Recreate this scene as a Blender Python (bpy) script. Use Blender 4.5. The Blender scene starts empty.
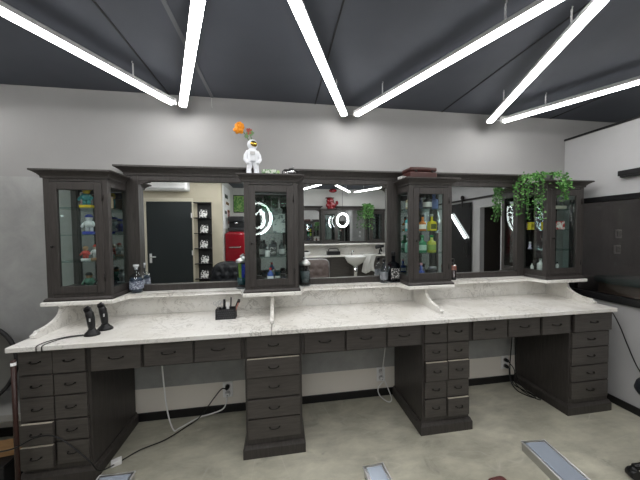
import bpy, bmesh, math, random
from mathutils import Vector, Matrix
random.seed(7)
SC = bpy.context.scene
COL = SC.collection
PI = math.pi
# ------------------------------------------------------------------ camera
CAM = bpy.data.cameras.new('camera')
cam = bpy.data.objects.new('camera', CAM)
COL.objects.link(cam)
YAW, PIT, ROLL = 0.1511, 0.0327, -0.0104
_r = Vector((math.cos(YAW), -math.sin(YAW), 0))
_f = Vector((math.sin(YAW), math.cos(YAW), 0))
_u = Vector((0, 0, 1))
_F = _f * math.cos(PIT) - _u * math.sin(PIT)
_U = _u * math.cos(PIT) + _f * math.sin(PIT)
_R = _r * math.cos(ROLL) + _U * math.sin(ROLL)
_U2 = _U * math.cos(ROLL) - _r * math.sin(ROLL)
m4 = Matrix((_R, _U2, -_F)).transposed().to_4x4()
m4.translation = Vector((0, -2.2204, 1.4766))
cam.matrix_world = m4
CAM.sensor_fit = 'HORIZONTAL'
CAM.sensor_width = 36
CAM.lens = 263.84 / 640 * 36
CAM.clip_start = 0.02
SC.camera = cam
# ------------------------------------------------------------------ world, exposure
W = bpy.data.worlds.new('world')
SC.world = W
W.use_nodes = True
W.node_tree.nodes['Background'].inputs[0].default_value = (0.8, 0.88, 1, 1)
W.node_tree.nodes['Background'].inputs[1].default_value = 0.15
SC.view_settings.view_transform = 'Standard'
SC.view_settings.look = 'None'
SC.view_settings.gamma = 1
SC.view_settings.use_curve_mapping = False
SC.view_settings.exposure = 0.80
SC.cycles.max_bounces = 10
SC.cycles.transparent_max_bounces = 24
TUBE_STRENGTH = 15.0


# ------------------------------------------------------------------ materials
def mat(name, col=(.5, .5, .5), rough=.5, metal=0.0, coat=0.0, trans=0.0, ior=1.45, emit=None, estr=0):
    m = bpy.data.materials.new(name)
    m.use_nodes = True
    b = m.node_tree.nodes['Principled BSDF']
    b.inputs['Base Color'].default_value = (*col, 1)
    b.inputs['Roughness'].default_value = rough
    b.inputs['Metallic'].default_value = metal
    b.inputs['IOR'].default_value = ior
    b.inputs['Coat Weight'].default_value = coat
    b.inputs['Transmission Weight'].default_value = trans
    if emit:
        b.inputs['Emission Color'].default_value = (*emit, 1)
        b.inputs['Emission Strength'].default_value = estr
    return m


class NT:
    def __init__(s, m):
        s.t = m.node_tree
        s.b = s.t.nodes['Principled BSDF']

    def n(s, typ, **kw):
        q = s.t.nodes.new(typ)
        for k, v in kw.items():
            if hasattr(q, k):
                setattr(q, k, v)
            else:
                q.inputs[k].default_value = v
        return q

    def l(s, a, b):
        s.t.links.new(a, b)

    def ramp(s, fac, stops):
        r = s.n('ShaderNodeValToRGB')
        e = r.color_ramp.elements
        while len(e) < len(stops):
            e.new(0.5)
        for q, (p, c) in zip(e, stops):
            q.position = p
            q.color = (*c, 1)
        s.l(fac, r.inputs['Fac'])
        return r

    def coords(s, scale=(1, 1, 1), loc=(0, 0, 0), world=False):
        if world:
            g = s.n('ShaderNodeNewGeometry').outputs['Position']
        else:
            g = s.n('ShaderNodeTexCoord').outputs['Object']
        mp = s.n('ShaderNodeMapping')
        mp.inputs['Scale'].default_value = scale
        mp.inputs['Location'].default_value = loc
        s.l(g, mp.inputs['Vector'])
        return mp.outputs['Vector']

    def noise(s, vec, scale, detail=4, rough=.5, dist=0.0):
        q = s.n('ShaderNodeTexNoise')
        q.inputs['Scale'].default_value = scale
        q.inputs['Detail'].default_value = detail
        q.inputs['Roughness'].default_value = rough
        q.inputs['Distortion'].default_value = dist
        s.l(vec, q.inputs['Vector'])
        return q

    def bump(s, h, strength=.2, dist=.01):
        q = s.n('ShaderNodeBump')
        q.inputs['Strength'].default_value = strength
        q.inputs['Distance'].default_value = dist
        s.l(h, q.inputs['Height'])
        s.l(q.outputs['Normal'], s.b.inputs['Normal'])

    def mix(s, fac, a, b, blend='MIX'):
        q = s.n('ShaderNodeMix', data_type='RGBA', blend_type=blend)
        for inp, v in ((q.inputs[0], fac), (q.inputs[6], a), (q.inputs[7], b)):
            if hasattr(v, 'is_linked'):
                s.l(v, inp)
            elif isinstance(v, (int, float)):
                inp.default_value = v
            else:
                inp.default_value = (*v, 1)
        return q.outputs[2]


def mix_c(a, b, t):
    return tuple(x * (1 - t) + y * t for x, y in zip(a, b))


def wood_mat(name, c0, c1, rough=.42, scale=(30, 30, 2.5)):
    m = mat(name, c0, rough)
    t = NT(m)
    v = t.coords(scale, world=True)
    n = t.noise(v, 2.2, 6, .65, .8)
    r = t.ramp(n.outputs['Fac'], [(.3, c0), (.72, c1)])
    t.l(r.outputs[0], t.b.inputs['Base Color'])
    t.bump(n.outputs['Fac'], .12, .004)
    return m


def marble_mat(name):
    m = mat(name, (.8, .79, .76), .22)
    t = NT(m)
    v = t.coords(world=True)
    base = t.noise(v, 3.0, 6, .6, .6)
    r0 = t.ramp(base.outputs['Fac'], [(.3, (.70, .68, .63)), (.55, (.83, .815, .78)), (.8, (.90, .89, .87))])
    w = t.noise(v, 6.5, 8, .62, 1.6)
    vein = t.ramp(w.outputs['Fac'], [(.470, (0, 0, 0)), (.498, (1, 1, 1)), (.526, (0, 0, 0))])
    k = t.noise(v, 2.4, 3)
    msk = t.ramp(k.outputs['Fac'], [(.42, (0, 0, 0)), (.7, (.75, .75, .75))])
    fm = t.n('ShaderNodeMath', operation='MULTIPLY')
    t.l(vein.outputs[0], fm.inputs[0])
    t.l(msk.outputs[0], fm.inputs[1])
    c = t.mix(fm.outputs[0], r0.outputs[0], (.24, .22, .20))
    n2 = t.noise(v, 34, 5, .7, 1.0)
    sp = t.ramp(n2.outputs['Fac'], [(.59, (0, 0, 0)), (.68, (.6, .6, .6))])
    c = t.mix(sp.outputs[0], c, (.36, .34, .31))
    t.l(c, t.b.inputs['Base Color'])
    return m


def concrete_floor():
    m = mat('floor_concrete', (.3, .3, .27), .38)
    t = NT(m)
    v = t.coords(world=True)
    a = t.noise(v, .9, 5, .55, .3)
    r = t.ramp(a.outputs['Fac'], [(.28, (.33, .32, .255)), (.5, (.445, .432, .355)), (.72, (.57, .55, .46))])
    b = t.noise(t.coords((1, 2.2, 1), (2, 5, 0), world=True), 3.5, 9, .68, .25)
    r2 = t.ramp(b.outputs['Fac'], [(.30, (.70, .70, .70)), (.70, (1.22, 1.22, 1.20))])
    c = t.mix(1.0, r.outputs[0], r2.outputs[0], 'MULTIPLY')
    # trowel scratches and scuffs
    for (sc, rot, loc, wd) in (((1, 4.5, 1), .5, (3, 1, 0), .006), ((1, 6, 1), -.35, (7, 4, 0), .005), ((2.2, .6, 1), .2, (1, 9, 0), .005)):
        v2 = t.coords(sc, loc, world=True)
        v2.node.inputs['Rotation'].default_value = (0, 0, rot)
        s = t.noise(v2, 1.2, 1, .4, .0)
        scr = t.ramp(s.outputs['Fac'], [(.5 - wd, (0, 0, 0)), (.5, (.4, .4, .4)), (.5 + wd, (0, 0, 0))])
        k = t.noise(t.coords((1, 1, 1), loc, world=True), 2.3, 2)
        msk = t.ramp(k.outputs['Fac'], [(.54, (0, 0, 0)), (.64, (1, 1, 1))])
        fm = t.n('ShaderNodeMath', operation='MULTIPLY')
        t.l(scr.outputs[0], fm.inputs[0])
        t.l(msk.outputs[0], fm.inputs[1])
        c = t.mix(fm.outputs[0], c, (.62, .60, .53))
    st = t.noise(t.coords((1, 1, 1), (4, 2, 0), world=True), 4.2, 6, .7, .8)
    stm = t.ramp(st.outputs['Fac'], [(.60, (0, 0, 0)), (.72, (.55, .55, .55))])
    c = t.mix(stm.outputs[0], c, (.20, .20, .17))
    t.l(c, t.b.inputs['Base Color'])
    rr = t.ramp(b.outputs['Fac'], [(.3, (.30, .30, .30)), (.7, (.5, .5, .5))])
    t.l(rr.outputs[0], t.b.inputs['Roughness'])
    t.bump(b.outputs['Fac'], .06, .01)
    return m


def back_wall_mat():
    # painted plaster above, grey cement-look paper below it, a pale band above the skirting
    m = mat('wall_plaster', (.55, .55, .54), .75)
    t = NT(m)
    g = t.n('ShaderNodeNewGeometry').outputs['Position']
    sp = t.n('ShaderNodeSeparateXYZ')
    t.l(g, sp.inputs[0])
    v = t.coords(world=True)
    n = t.noise(v, 5, 8, .65, .4)
    cem = t.ramp(n.outputs['Fac'], [(.3, (.29, .292, .29)), (.7, (.385, .387, .383))])
    n1 = t.noise(v, 2, 4)
    top = t.ramp(n1.outputs['Fac'], [(.3, (.31, .307, .303)), (.7, (.345, .342, .338))])
    a = t.n('ShaderNodeMath', operation='GREATER_THAN')
    a.inputs[1].default_value = 1.895
    t.l(sp.outputs[2], a.inputs[0])
    c = t.mix(a.outputs[0], cem.outputs[0], top.outputs[0])
    b = t.n('ShaderNodeMath', operation='LESS_THAN')
    b.inputs[1].default_value = 0.253
    t.l(sp.outputs[2], b.inputs[0])
    c = t.mix(b.outputs[0], c, (.74, .70, .64))
    t.l(c, t.b.inputs['Base Color'])
    n3 = t.noise(v, 60, 4)
    t.bump(n3.outputs['Fac'], .12, .004)
    return m


def plaster(name, c, var=.06, bump=.1):
    m = mat(name, c, .75)
    t = NT(m)
    v = t.coords(world=True)
    n = t.noise(v, 3, 5)
    r = t.ramp(n.outputs['Fac'], [(.3, tuple(x * (1 - var) for x in c)), (.7, tuple(x * (1 + var) for x in c))])
    t.l(r.outputs[0], t.b.inputs['Base Color'])
    t.bump(t.noise(v, 70, 3).outputs['Fac'], bump, .003)
    return m


def pane_glass(name, tint=(.93, .97, .96), refl=1.0):
    m = bpy.data.materials.new(name)
    m.use_nodes = True
    nt = m.node_tree
    nt.nodes.clear()
    o = nt.nodes.new('ShaderNodeOutputMaterial')
    tr = nt.nodes.new('ShaderNodeBsdfTransparent')
    tr.inputs[0].default_value = (*tint, 1)
    gl = nt.nodes.new('ShaderNodeBsdfGlossy')
    gl.inputs['Roughness'].default_value = 0.0
    fr = nt.nodes.new('ShaderNodeLayerWeight')
    fr.inputs[0].default_value = .5
    pw = nt.nodes.new('ShaderNodeMath')
    pw.operation = 'POWER'
    pw.inputs[1].default_value = 4.0
    nt.links.new(fr.outputs['Facing'], pw.inputs[0])
    mu = nt.nodes.new('ShaderNodeMath')
    mu.operation = 'MULTIPLY_ADD'
    mu.inputs[1].default_value = .6 * refl
    mu.inputs[2].default_value = .035 * refl
    mx = nt.nodes.new('ShaderNodeMixShader')
    nt.links.new(pw.outputs[0], mu.inputs[0])
    nt.links.new(mu.outputs[0], mx.inputs[0])
    nt.links.new(tr.outputs[0], mx.inputs[1])
    nt.links.new(gl.outputs[0], mx.inputs[2])
    nt.links.new(mx.outputs[0], o.inputs[0])
    return m


def emis(name, col, s):
    m = bpy.data.materials.new(name)
    m.use_nodes = True
    nt = m.node_tree
    nt.nodes.clear()
    o = nt.nodes.new('ShaderNodeOutputMaterial')
    e = nt.nodes.new('ShaderNodeEmission')
    e.inputs[0].default_value = (*col, 1)
    e.inputs[1].default_value = s
    nt.links.new(e.outputs[0], o.inputs[0])
    return m


def leather(name, c):
    m = mat(name, c, .38)
    t = NT(m)
    v = t.coords()
    n = t.n('ShaderNodeTexVoronoi')
    n.inputs['Scale'].default_value = 160
    t.l(v, n.inputs['Vector'])
    t.bump(n.outputs['Distance'], .15, .002)
    return m


def card_pattern(name, a=(.9, .9, .9), b=(.01, .01, .01), scale=14, thr=.5):
    m = mat(name, a, .5)
    t = NT(m)
    v = t.coords()
    n = t.noise(v, scale, 2, .5, 1.5)
    r = t.ramp(n.outputs['Fac'], [(thr - .01, a), (thr + .01, b)])
    t.l(r.outputs[0], t.b.inputs['Base Color'])
    return m


WOOD = wood_mat('stained_dark_wood', (.030, .0265, .025), (.060, .0535, .050))
WOOD_D = wood_mat('stained_dark_wood_drawer', (.046, .041, .038), (.086, .077, .071), .4, (3, 30, 40))
LIT_EDGE = wood_mat('drawer_edge_painted_light', (.40, .36, .29), (.52, .47, .39), .6, (3, 30, 40))  # pale colour stands in for light caught on drawer top edges
PLANK = wood_mat('orange_plank_wood', (.22, .12, .05), (.34, .20, .09), .6, (3, 20, 30))
REDWOOD = wood_mat('red_brown_wood', (.022, .009, .008), (.042, .016, .012), .4)
BACKM = mat('smoked_back_mirror', (.42, .44, .45), .0, 1)
MARBLE = marble_mat('white_veined_marble')
FLOOR = concrete_floor()
WALLB = back_wall_mat()
WALLR = plaster('right_wall_paint', (.44, .44, .445))
BEIGE = plaster('beige_wall_paint', (.50, .46, .36))
WHITEW = plaster('white_wall_paint', (.60, .60, .58))
CEIL = plaster('ceiling_grey_panel', (.072, .079, .098), .08, .05)
CEILSEAM = mat('ceiling_seam_black', (.012, .012, .014), .7)
CEILTRIM = mat('ceiling_joint_strip_grey', (.13, .135, .15), .6)
SKIRT = mat('skirting_black', (.008, .008, .009), .35)
BLACK = mat('black_plastic', (.007, .007, .008), .4)
BLACKM = mat('black_matte', (.014, .014, .015), .7)
BLACKMET = mat('black_iron_pull', (.030, .028, .027), .4, .8)
CHROME = mat('chrome', (.80, .82, .85), .08, 1)
BRUSHED = mat('brushed_steel', (.55, .55, .56), .3, 1)
MIRROR = mat('mirror_silver', (.86, .88, .88), .0, 1)
GLASS = pane_glass('clear_pane_glass')
SHELFG = pane_glass('shelf_glass_green', (.80, .92, .89), 1.1)
TINT = pane_glass('dark_tinted_glass', (.50, .48, .48), 1.2)
TUBE = emis('led_tube_diffuser', (1, .985, .97), TUBE_STRENGTH)
RINGE = emis('ring_led', (.93, 1, .99), 9)
WHITEP = mat('white_plastic', (.78, .78, .78), .35)
GREYP = mat('light_grey_plastic', (.5, .5, .5), .4)
CREAM = mat('cream_paint', (.62, .58, .47), .5)
DOORD = mat('dark_slate_door_paint', (.020, .026, .028), .45)
BLKDOOR = mat('black_gloss_door_paint', (.006, .006, .007), .10)
REDG = mat('red_enamel', (.20, .006, .012), .18, 0, .6)
REDL = leather('oxblood_leather', (.075, .014, .012))
BRL = leather('brown_tufted_leather', (.16, .125, .115))
BLL = leather('black_tufted_leather', (.012, .014, .018))
GREENLEAF = mat('green_leaf', (.055, .20, .035), .45)
GREENLEAF2 = mat('pale_green_leaf', (.16, .36, .10), .45)
STEMM = mat('green_stem', (.07, .17, .04), .6)
POTM = mat('grey_pot_ceramic', (.2, .2, .2), .5)
ORANGE = mat('orange_petal', (.85, .30, .01), .55)
REDPET = mat('dusty_red_petal', (.45, .10, .07), .6)
SUIT = mat('white_ceramic_suit', (.74, .76, .80), .35)
GOLD = mat('gold_visor', (.55, .38, .08), .12, 1)
CASEL = leather('reddish_brown_case_leather', (.055, .018, .015))


def cglass(name, c, rough=.03, ior=1.3):
    return mat(name, c, rough, 0, 0, .85, ior)


def glossy(name, c, r=.2):
    return mat(name, c, r, 0, .3)


GCLEAR = pane_glass('clear_bottle_glass', (.84, .88, .90), 1.5)
GSMOKE = pane_glass('smoky_blue_liquid_glass', (.35, .40, .48), 1.5)
GGREEN = cglass('green_jar_glass', (.25, .55, .30))
GTEAL = glossy('dark_teal_liquid', (.01, .06, .07))
GBLUE = glossy('deep_blue_comb', (.03, .05, .40))
LIME = glossy('lime_green', (.16, .27, .05))
M_ = {}


def cm(r, g, b, rough=.25):
    k = (r, g, b, rough)
    if k not in M_:
        M_[k] = glossy('tint_%d' % len(M_), (r, g, b), rough)
    return M_[k]


# ------------------------------------------------------------------ mesh builder
class MB:
    def __init__(s):
        s.bm = bmesh.new()

    def box(s, x0, x1, y0, y1, z0, z1, bev=0.0, seg=2):
        mt = Matrix.Translation(((x0 + x1) / 2, (y0 + y1) / 2, (z0 + z1) / 2)) @ Matrix.Diagonal((abs(x1 - x0), abs(y1 - y0), abs(z1 - z0), 1))
        vs = bmesh.ops.create_cube(s.bm, size=1, matrix=mt)['verts']
        if bev > 0:
            es = list({e for v in vs for e in v.link_edges})
            bmesh.ops.bevel(s.bm, geom=es, offset=min(bev, .49 * min(abs(x1 - x0), abs(y1 - y0), abs(z1 - z0))), segments=seg, affect='EDGES', profile=.5)
        return s

    def obox(s, c, size, rot, bev=0.0):
        """box with centre, size, euler rotation"""
        from mathutils import Euler
        mt = Matrix.Translation(c) @ Euler(rot).to_matrix().to_4x4() @ Matrix.Diagonal((*size, 1))
        vs = bmesh.ops.create_cube(s.bm, size=1, matrix=mt)['verts']
        if bev > 0:
            es = list({e for v in vs for e in v.link_edges})
            bmesh.ops.bevel(s.bm, geom=es, offset=bev, segments=2, affect='EDGES', profile=.5)
        return s

    def lathe(s, prof, c=(0, 0, 0), n=20, smooth=True):
        cx, cy, cz = c
        rings = []
        for r, z in prof:
            if r < 1e-5:
                rings.append([s.bm.verts.new((cx, cy, cz + z))])
            else:
                rings.append([s.bm.verts.new((cx + r * math.cos(2 * PI * k / n), cy + r * math.sin(2 * PI * k / n), cz + z)) for k in range(n)])
        for a, b in zip(rings, rings[1:]):
            for k in range(n):
                k2 = (k + 1) % n
                if len(a) == 1 and len(b) == 1:
                    continue
                if len(a) == 1:
                    f = s.bm.faces.new((a[0], b[k], b[k2]))
                elif len(b) == 1:
                    f = s.bm.faces.new((a[k], a[k2], b[0]))
                else:
                    f = s.bm.faces.new((a[k], a[k2], b[k2], b[k]))
                f.smooth = smooth
        for ring in (rings[0], rings[-1]):
            if len(ring) > 2:
                s.bm.faces.new(ring)
        return s

    def tube(s, pts, r, n=8, smooth_path=0, closed=False):
        pts = [Vector(p) for p in pts]
        if smooth_path:
            pts = catmull(pts, smooth_path)
        rs = r if isinstance(r, (list, tuple)) else [r] * len(pts)
        if len(rs) != len(pts):
            rs = [rs[min(len(rs) - 1, int(i * len(rs) / len(pts)))] for i in range(len(pts))]
        d = (pts[1] - pts[0]).normalized()
        ref = Vector((0, 0, 1)) if abs(d.z) < .9 else Vector((1, 0, 0))
        nv = d.cross(ref).normalized()
        rings = []
        N = len(pts)
        for i, p in enumerate(pts):
            if closed:
                d2 = (pts[(i + 1) % N] - pts[i - 1]).normalized()
            else:
                d2 = (pts[min(i + 1, N - 1)] - pts[max(i - 1, 0)]).normalized()
            nv = (nv - d2 * nv.dot(d2))
            nv = nv.normalized() if nv.length > 1e-6 else d2.orthogonal().normalized()
            bv = d2.cross(nv)
            rings.append([s.bm.verts.new(p + (nv * math.cos(2 * PI * k / n) + bv * math.sin(2 * PI * k / n)) * rs[i]) for k in range(n)])
        pr = list(zip(rings, rings[1:]))
        if closed:
            pr.append((rings[-1], rings[0]))
        for a, b in pr:
            for k in range(n):
                f = s.bm.faces.new((a[k], a[(k + 1) % n], b[(k + 1) % n], b[k]))
                f.smooth = True
        if not closed:
            s.bm.faces.new(rings[0])
            s.bm.faces.new(rings[-1])
        return s

    def cyl(s, p0, p1, r, r2=None, n=16):
        return s.tube([p0, p1], [r, r if r2 is None else r2], n)

    def prism(s, poly, axis, a0, a1):
        def P(u, v, a):
            return {'x': (a, u, v), 'y': (u, a, v), 'z': (u, v, a)}[axis]
        A = [s.bm.verts.new(P(u, v, a0)) for u, v in poly]
        B = [s.bm.verts.new(P(u, v, a1)) for u, v in poly]
        n = len(poly)
        s.bm.faces.new(A)
        s.bm.faces.new(B)
        for k in range(n):
            s.bm.faces.new((A[k], A[(k + 1) % n], B[(k + 1) % n], B[k]))
        return s

    def sweep_y(s, prof, pts):
        """mitred moulding: profile (out, z) swept along corner points in the XY plane; out = to the right-hand side"""
        P = [Vector((x, y)) for x, y in pts]
        rings = []
        for i, p in enumerate(P):
            if i == 0:
                d = (P[1] - P[0]).normalized()
                nrm = Vector((d.y, -d.x))
            elif i == len(P) - 1:
                d = (P[-1] - P[-2]).normalized()
                nrm = Vector((d.y, -d.x))
            else:
                d0 = (P[i] - P[i - 1]).normalized()
                d1 = (P[i + 1] - P[i]).normalized()
                n0 = Vector((d0.y, -d0.x))
                n1 = Vector((d1.y, -d1.x))
                nrm = (n0 + n1)
                nrm = nrm / max(.2, nrm.dot(n0))
            rings.append([s.bm.verts.new((p.x + nrm.x * o, p.y + nrm.y * o, z)) for o, z in prof])
        n = len(prof)
        for a, b in zip(rings, rings[1:]):
            for k in range(n):
                s.bm.faces.new((a[k], a[(k + 1) % n], b[(k + 1) % n], b[k]))
        s.bm.faces.new(rings[0])
        s.bm.faces.new(rings[-1])
        return s

    def ball(s, c, r, n=12, m=8):
        if not isinstance(r, (tuple, list)):
            r = (r, r, r)
        mt = Matrix.Translation(c) @ Matrix.Diagonal((*r, 1))
        vs = bmesh.ops.create_uvsphere(s.bm, u_segments=n, v_segments=m, radius=1, matrix=mt)['verts']
        for f in {f for v in vs for f in v.link_faces}:
            f.smooth = True
        return s

    def quad(s, a, b, c, d):
        s.bm.faces.new([s.bm.verts.new(p) for p in (a, b, c, d)])
        return s

    def build(s, name, material, parent=None, label=None, recalc=True):
        if recalc:
            bmesh.ops.recalc_face_normals(s.bm, faces=s.bm.faces[:])
        me = bpy.data.meshes.new(name)
        s.bm.to_mesh(me)
        s.bm.free()
        me.materials.append(material)
        o = bpy.data.objects.new(name, me)
        COL.objects.link(o)
        if parent:
            o.parent = parent
        if label:
            o['label'] = label
        return o


def catmull(pts, k):
    out = []
    n = len(pts)
    for i in range(n - 1):
        p0, p1, p2, p3 = pts[max(i - 1, 0)], pts[i], pts[i + 1], pts[min(i + 2, n - 1)]
        for j in range(k):
            t = j / k
            out.append(.5 * ((2 * p1) + (p2 - p0) * t + (2 * p0 - 5 * p1 + 4 * p2 - p3) * t * t + (3 * p1 - p0 - 3 * p2 + p3) * t ** 3))
    out.append(pts[-1])
    return out


def remesh(o, voxel, smooth=4):
    md = o.modifiers.new('r', 'REMESH')
    md.mode = 'VOXEL'
    md.voxel_size = voxel
    md.use_smooth_shade = True
    ms = o.modifiers.new('s', 'SMOOTH')
    ms.iterations = smooth
    ms.factor = .5
    dg = bpy.context.evaluated_depsgraph_get()
    me = bpy.data.meshes.new_from_object(o.evaluated_get(dg))
    o.modifiers.clear()
    o.data = me
    return o


def thing(name, label, cat, loc=(0, 0, 0), rz=0, group=None):
    o = bpy.data.objects.new(name, None)
    o.empty_display_size = .05
    COL.objects.link(o)
    o.location = loc
    o.rotation_euler = (0, 0, rz)
    o['label'] = label
    o['category'] = cat
    if group:
        o['group'] = group
    return o


def tag(o, label, cat, group=None):
    o['label'] = label
    o['category'] = cat
    if group:
        o['group'] = group
    return o


def struct(o):
    o['kind'] = 'structure'
    return o


def place(o, loc, rz=0):
    o.location = loc
    o.rotation_euler = (0, 0, rz)
    return o


# ------------------------------------------------------------------ room shell
XL, XR, YB, ZC = -2.75, 4.16, -4.45, 2.5423
XP = 2.774                                     # short partition with the window
ZP = 2.33
YD = -3.1                                      # wall with the slate door
XD = -1.09
struct(MB().box(XL - .1, XR + .1, YB - .1, .1, -.1, 0).build('floor', FLOOR))
struct(MB().box(XL - .1, XR + .1, YB - .1, .1, ZC, ZC + .1).build('ceiling', CEIL))
struct(MB().box(XL - .1, XR + .1, 0, .1, 0, ZC).build('wall_back', WALLB))
struct(MB().box(XL - .1, XL, YB, 0, 0, ZC).build('wall_left', plaster('left_wall_cement', (.30, .30, .29))))
struct(MB().box(XL, XD, YD - .1, YD, 0, ZC).build('wall_front_left', BEIGE))
struct(MB().box(XD - .1, XD, YB, YD - .1, 0, ZC).build('wall_return', WHITEW))
struct(MB().box(XD - .1, XR, YB - .1, YB, 0, ZC).build('wall_front', WHITEW))
b = MB()
DY0, DY1, DZ = -2.22, -2.81, 1.94              # doorway in the far right wall
b.box(XR, XR + .1, DY0, 0, 0, ZC).box(XR, XR + .1, YB, DY1, 0, ZC).box(XR, XR + .1, DY1, DY0, DZ, ZC)
struct(b.build('wall_right', WALLR))
b = MB()
b.box(XR + .1, XR + .6, DY1 - .1, DY1, 0, ZC).box(XR + .1, XR + .6, DY0, DY0 + .1, 0, ZC).box(XR + .6, XR + .7, DY1 - .1, DY0 + .1, 0, ZC)
b.box(XR + .1, XR + .6, DY1, DY0, DZ, DZ + .1)
struct(b.build('wall_closet', mat('dark_closet_paint', (.03, .025, .022), .6)))
# partition with window opening
WY0, WY1, WZ0, WZ1 = -.075, -.755, .855, 1.752
PY1 = -.80
b = MB()
b.box(XP, XP + .1, WY0, -.0005, 0, ZP).box(XP, XP + .1, PY1, WY1, 0, ZP).box(XP, XP + .1, WY1, WY0, 0, WZ0).box(XP, XP + .1, WY1, WY0, WZ1, ZP)
struct(b.build('wall_partition', WALLR))
struct(MB().box(XP - .012, XP + .112, PY1 - .01, -.001, ZP, ZP + .018).build('trim_1', SKIRT))
b = MB()
fx0, fx1 = XP - .03, XP + .05
b.box(fx0, fx1, WY1, WY0, WZ0, WZ0 + .055, .004).box(fx0, fx1, WY1, WY0, WZ1 - .045, WZ1, .004)
b.box(fx0, fx1, WY0 - .03, WY0, WZ0 + .055, WZ1 - .045, .004).box(fx0, fx1, WY1, WY1 + .04, WZ0 + .055, WZ1 - .045, .004)
wf = struct(b.build('window_1', SKIRT))
MB().box(XP + .008, XP + .014, WY1 + .04, WY0 - .03, WZ0 + .055, WZ1 - .045).build('pane', TINT, wf)
# skirting boards
b = MB()
b.box(XL, XP, -.014, 0, 0, .064, .003)
struct(b.build('baseboard_back', SKIRT))
struct(MB().box(XP - .014, XP, PY1, -.014, 0, .06, .003).build('baseboard_partition', SKIRT))
struct(MB().box(XP + .1, XR, -.014, 0, 0, .064, .003).build('baseboard_alcove', SKIRT))
# ceiling joints: grooves are black strips, two joints carry a grey cover strip
for i, (x, w, mm) in enumerate([(-.825, .009, CEILSEAM), (-.51, .022, CEILTRIM), (.308, .008, CEILSEAM), (1.46, .008, CEILSEAM), (-2.0, .008, CEILSEAM), (2.6, .008, CEILSEAM)]):
    struct(MB().box(x - w / 2, x + w / 2, YB if x > XD else YD, -.001, ZC - .004, ZC + .001).build('trim_%d' % (i + 2), mm))

# ------------------------------------------------------------------ the wash-up counter run
HC, TC = .85, .03
SX = [-1.5121, -.0626, 1.1659, 2.622]
YC = -.54
wl = ['left white marble worktop under the two cordless clippers', 'middle white marble worktop between the narrow drawer column and the brass-free double drawer column',
      'right white marble worktop ending beside the dark window']
wl[1] = 'middle white marble worktop, empty, below the mirror showing the brown chair'
for i in range(3):
    x0, x1 = SX[i] + .0012, SX[i + 1] - .0012
    t = thing('worktop', wl[i], 'worktop', ((x0 + x1) / 2, 0, HC - TC), 0, 'marble worktops of the three stations')
    h = (x1 - x0) / 2
    MB().box(-h, h, YC, -.001, 0, TC, .005).build('slab', MARBLE, t)
    MB().box(-h, h, -.021, -.001, TC, TC + .155, .002).build('backsplash', MARBLE, t)

# ledge pieces following cabinet fronts
CAB = [(-1.5045, -1.1294), (-.2514, .1327), (1.0153, 1.3822), (2.2812, 2.655)]
YCAB, YL, YUL = -.262, -.128, -.283
ZL0, ZL1 = 1.006, 1.035
ll = ['white marble ledge under the mirror that reflects the slate door', 'white marble ledge under the mirror that reflects the brown chair', 'white marble ledge under the mirror beside the trailing plant']
o_ = .028
for i in range(3):
    a, c = CAB[i], CAB[i + 1]
    xs = a[0] - o_ if i == 0 else SX[i] + .0012
    xe = c[1] + o_ if i == 2 else SX[i + 1] - .0012
    poly = [(xs, -.001), (xs, YUL), (a[1] + o_ - .012, YUL), (a[1] + o_ + .02, YL), (c[0] - o_ - .02, YL), (c[0] - o_ + .012, YUL), (xe, YUL), (xe, -.001)]
    mid = (xs + xe) / 2
    b = MB().prism([(x - mid, y) for x, y in poly], 'z', 0, ZL1 - ZL0)
    es = [e for e in b.bm.edges if abs(e.verts[0].co.z - e.verts[1].co.z) < 1e-6 and min(e.verts[0].co.y, e.verts[1].co.y) < -.05]
    bmesh.ops.bevel(b.bm, geom=es, offset=.008, segments=3, affect='EDGES', profile=.5)
    o = b.build('marble_ledge', MARBLE)
    o.location = (mid, 0, ZL0)
    tag(o, ll[i], 'ledge', 'marble ledges of the three stations')
# scroll brackets
bl = ['leftmost white marble scroll bracket behind the two clippers', 'white marble scroll bracket under the narrow cabinet with the astronaut on top',
      'white marble scroll bracket under the cabinet with the brown case', 'rightmost white marble scroll bracket beside the dark window']
prof = [(-.0225, 0), (-.405, 0), (-.425, .006), (-.428, .022), (-.405, .030), (-.398, .040)]
for k in range(1, 9):
    q = k / 8
    prof.append((-.398 + .185 * math.sin(q * PI / 2), .040 + .085 * (1 - math.cos(q * PI / 2))))
prof += [(-.206, .128), (-.214, .136), (-.214, .1555), (-.0225, .1555)]
for i, x in enumerate([-1.468, -.0626, 1.19, 2.568]):
    b = MB().prism(prof, 'x', -.0125, .0125)
    o = b.build('marble_bracket', MARBLE)
    o.location = (x, 0, HC + .0005)
    tag(o, bl[i], 'bracket', 'marble scroll brackets')


# ------------------------------------------------------------------ drawers
def bow_handle(x, z, y, parent, w=.062):
    pts = [(x - w / 2, y, z), (x - w / 2 * .94, y - .010, z), (x - w * .28, y - .014, z - .003), (x, y - .015, z - .004), (x + w * .28, y - .014, z - .003), (x + w / 2 * .94, y - .010, z), (x + w / 2, y, z)]
    b = MB().tube(pts, .0032, 8, 3)
    b.box(x - w / 2 - .005, x - w / 2 + .005, y - .003, y, z - .005, z + .005, .001)
    b.box(x + w / 2 - .005, x + w / 2 + .005, y - .003, y, z - .005, z + .005, .001)
    b.build('handle', BLACKMET, parent)


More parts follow.
